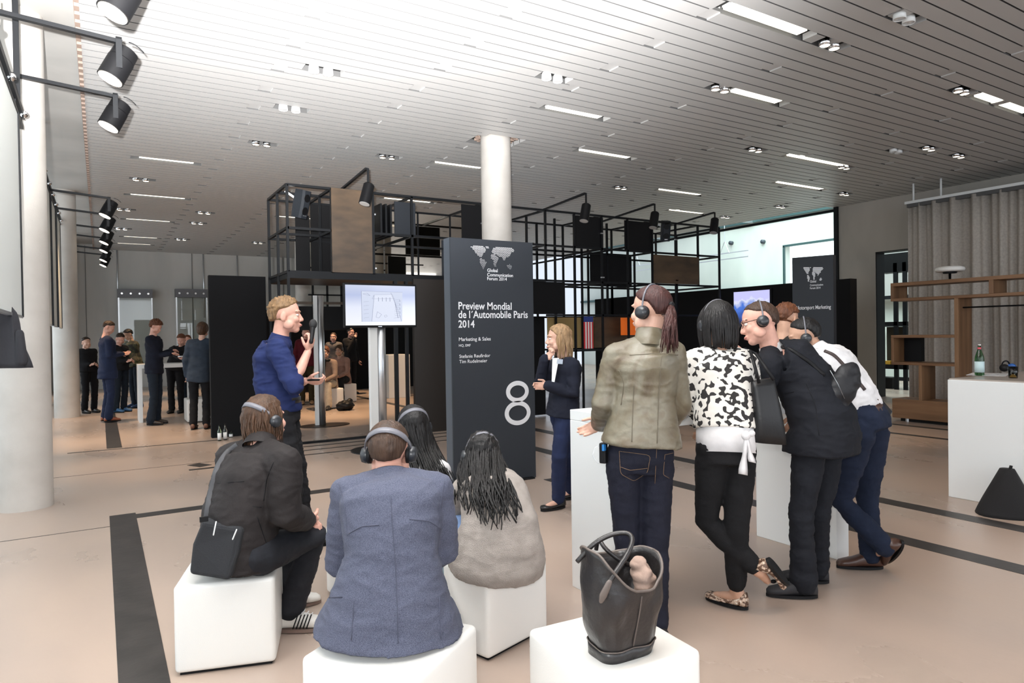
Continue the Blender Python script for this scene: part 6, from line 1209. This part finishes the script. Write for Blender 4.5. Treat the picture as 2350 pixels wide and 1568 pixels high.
far('person in black suit leaning on the far white table from behind', 405, 948, 1.70, hdg(0.1, -0.99), bs, bs, 'pink', 'red', head=(416, 780), o=dict(face=dn(hdg(0.1, -0.9)), wrL=on(432, 822, D=12.9), wrR=on(412, 822, D=12.9), elL=on(440, 805, D=13.3), elR=on(392, 808, D=13.3)))
far('person with long brown hair in slate blue coat beside the black partition', 460, 985, 1.78, hdg(-0.2, 0.95), gt, bs, 'fair', 'brown', head=(465, 758), female=True, hk_=dict(back=-0.95, ear=-0.5, front=0.5, temple=0.1, tous=0.005, vol=(0.092, 0.112, 0.108)), shoes=mat('rust_shoe', (0.12, 0.05, 0.03), 0.5), jacket_prof=[(-0.45, 0.19, 0.15), (-0.2, 0.185, 0.145), (0.0, 0.18, 0.135), (0.35, 0.16, 0.12), (0.7, 0.182, 0.132), (0.92, 0.178, 0.115), (1.03, 0.11, 0.085), (1.12, 0.068, 0.066)])
far('person with red hair mostly hidden behind the man leaning on the far table', 438, 940, 1.70, hdg(0.3, -0.9), gt, dkj, 'pink', 'red', head=(430, 782))
tag(MB().obox(on(399, 806, D=11.85), (0.08, 0.14, 0.008), 0.5).build('smartphone', M['black']), 'phone held over the far table by the man with tousled hair', 'phone')
tag(MB().obox(on(421, 818, D=12.8), (0.16, 0.11, 0.02), 0.3).build('notebook', M['white']), 'small open notebook read by the man leaning on the far table', 'notebook')
# --- people beyond the opening
def fars(label, px_, py_, fw, top, bot, skin, hairc, dy=0.2, H=1.7, **k):
    b0 = fl(px_, py_); J = sit((b0.x, b0.y+dy), fw, H, 0.42, 0.12); J.update(k.pop('o', {}))
    return person(label, J, top, bot, skin, (HM[hairc], 's', k.pop('hk_', dict(back=-0.95, ear=-0.4, front=0.5, temple=0.1, tous=0.006, vol=(0.09, 0.11, 0.105)))), vox=0.016, headvox=0.008, eyes=True, **k)
fars('seated person in cream trousers and dark scarf, seen through the opening', 763, 938, hdg(-0.05, -1), cloth('striped_cardigan', (0.22, 0.16, 0.13)), cloth('cream_trousers', (0.66, 0.55, 0.40)), 'fair', 'red', female=True, extras=lambda P, J, p, A: MB().tube([J['neck']+J['fwd']*0.075*math.cos(a)+J['side']*0.085*math.sin(a)-UP*0.02 for a in np.linspace(0, 6.28, 16)]+[J['neck']+J['fwd']*0.15-UP*0.25], 0.03, 10).build('scarf', M['black'], P, True))
fars('seated person in pink-brown jacket beside the one in cream trousers, beyond the opening', 800, 925, hdg(-0.15, -1), cloth('rose_jacket', (0.33, 0.20, 0.16)), bs, 'tan', 'brown', dy=0.35, female=True)
far('standing person in grey jumper and glasses behind the seated women, beyond the opening', 768, 905, 1.60, hdg(0, -1), cloth('grey_jumper', (0.10, 0.09, 0.09)), bs, 'pink', 'dkbrown')
far('standing person in black with hand at chin by the distant counter, beyond the opening', 806, 905, 1.72, hdg(0.8, -0.5), bs, bs, 'pink', 'black', o=dict(elR=lambda J: J['shR']-UP*0.25+J['fwd']*0.1, wrR=lambda J: J['head']+J['fwd']*0.12-UP*0.14))
far('person in olive trousers and tan boots partly hidden behind the presenter', 705, 928, 1.72, hdg(0.3, -0.9), cloth('dark_red_top', (0.10, 0.012, 0.02)), cloth('olive_trousers', (0.05, 0.04, 0.02)), 'pink', 'black', shoes=mat('tan_boot', (0.40, 0.24, 0.12), 0.6))
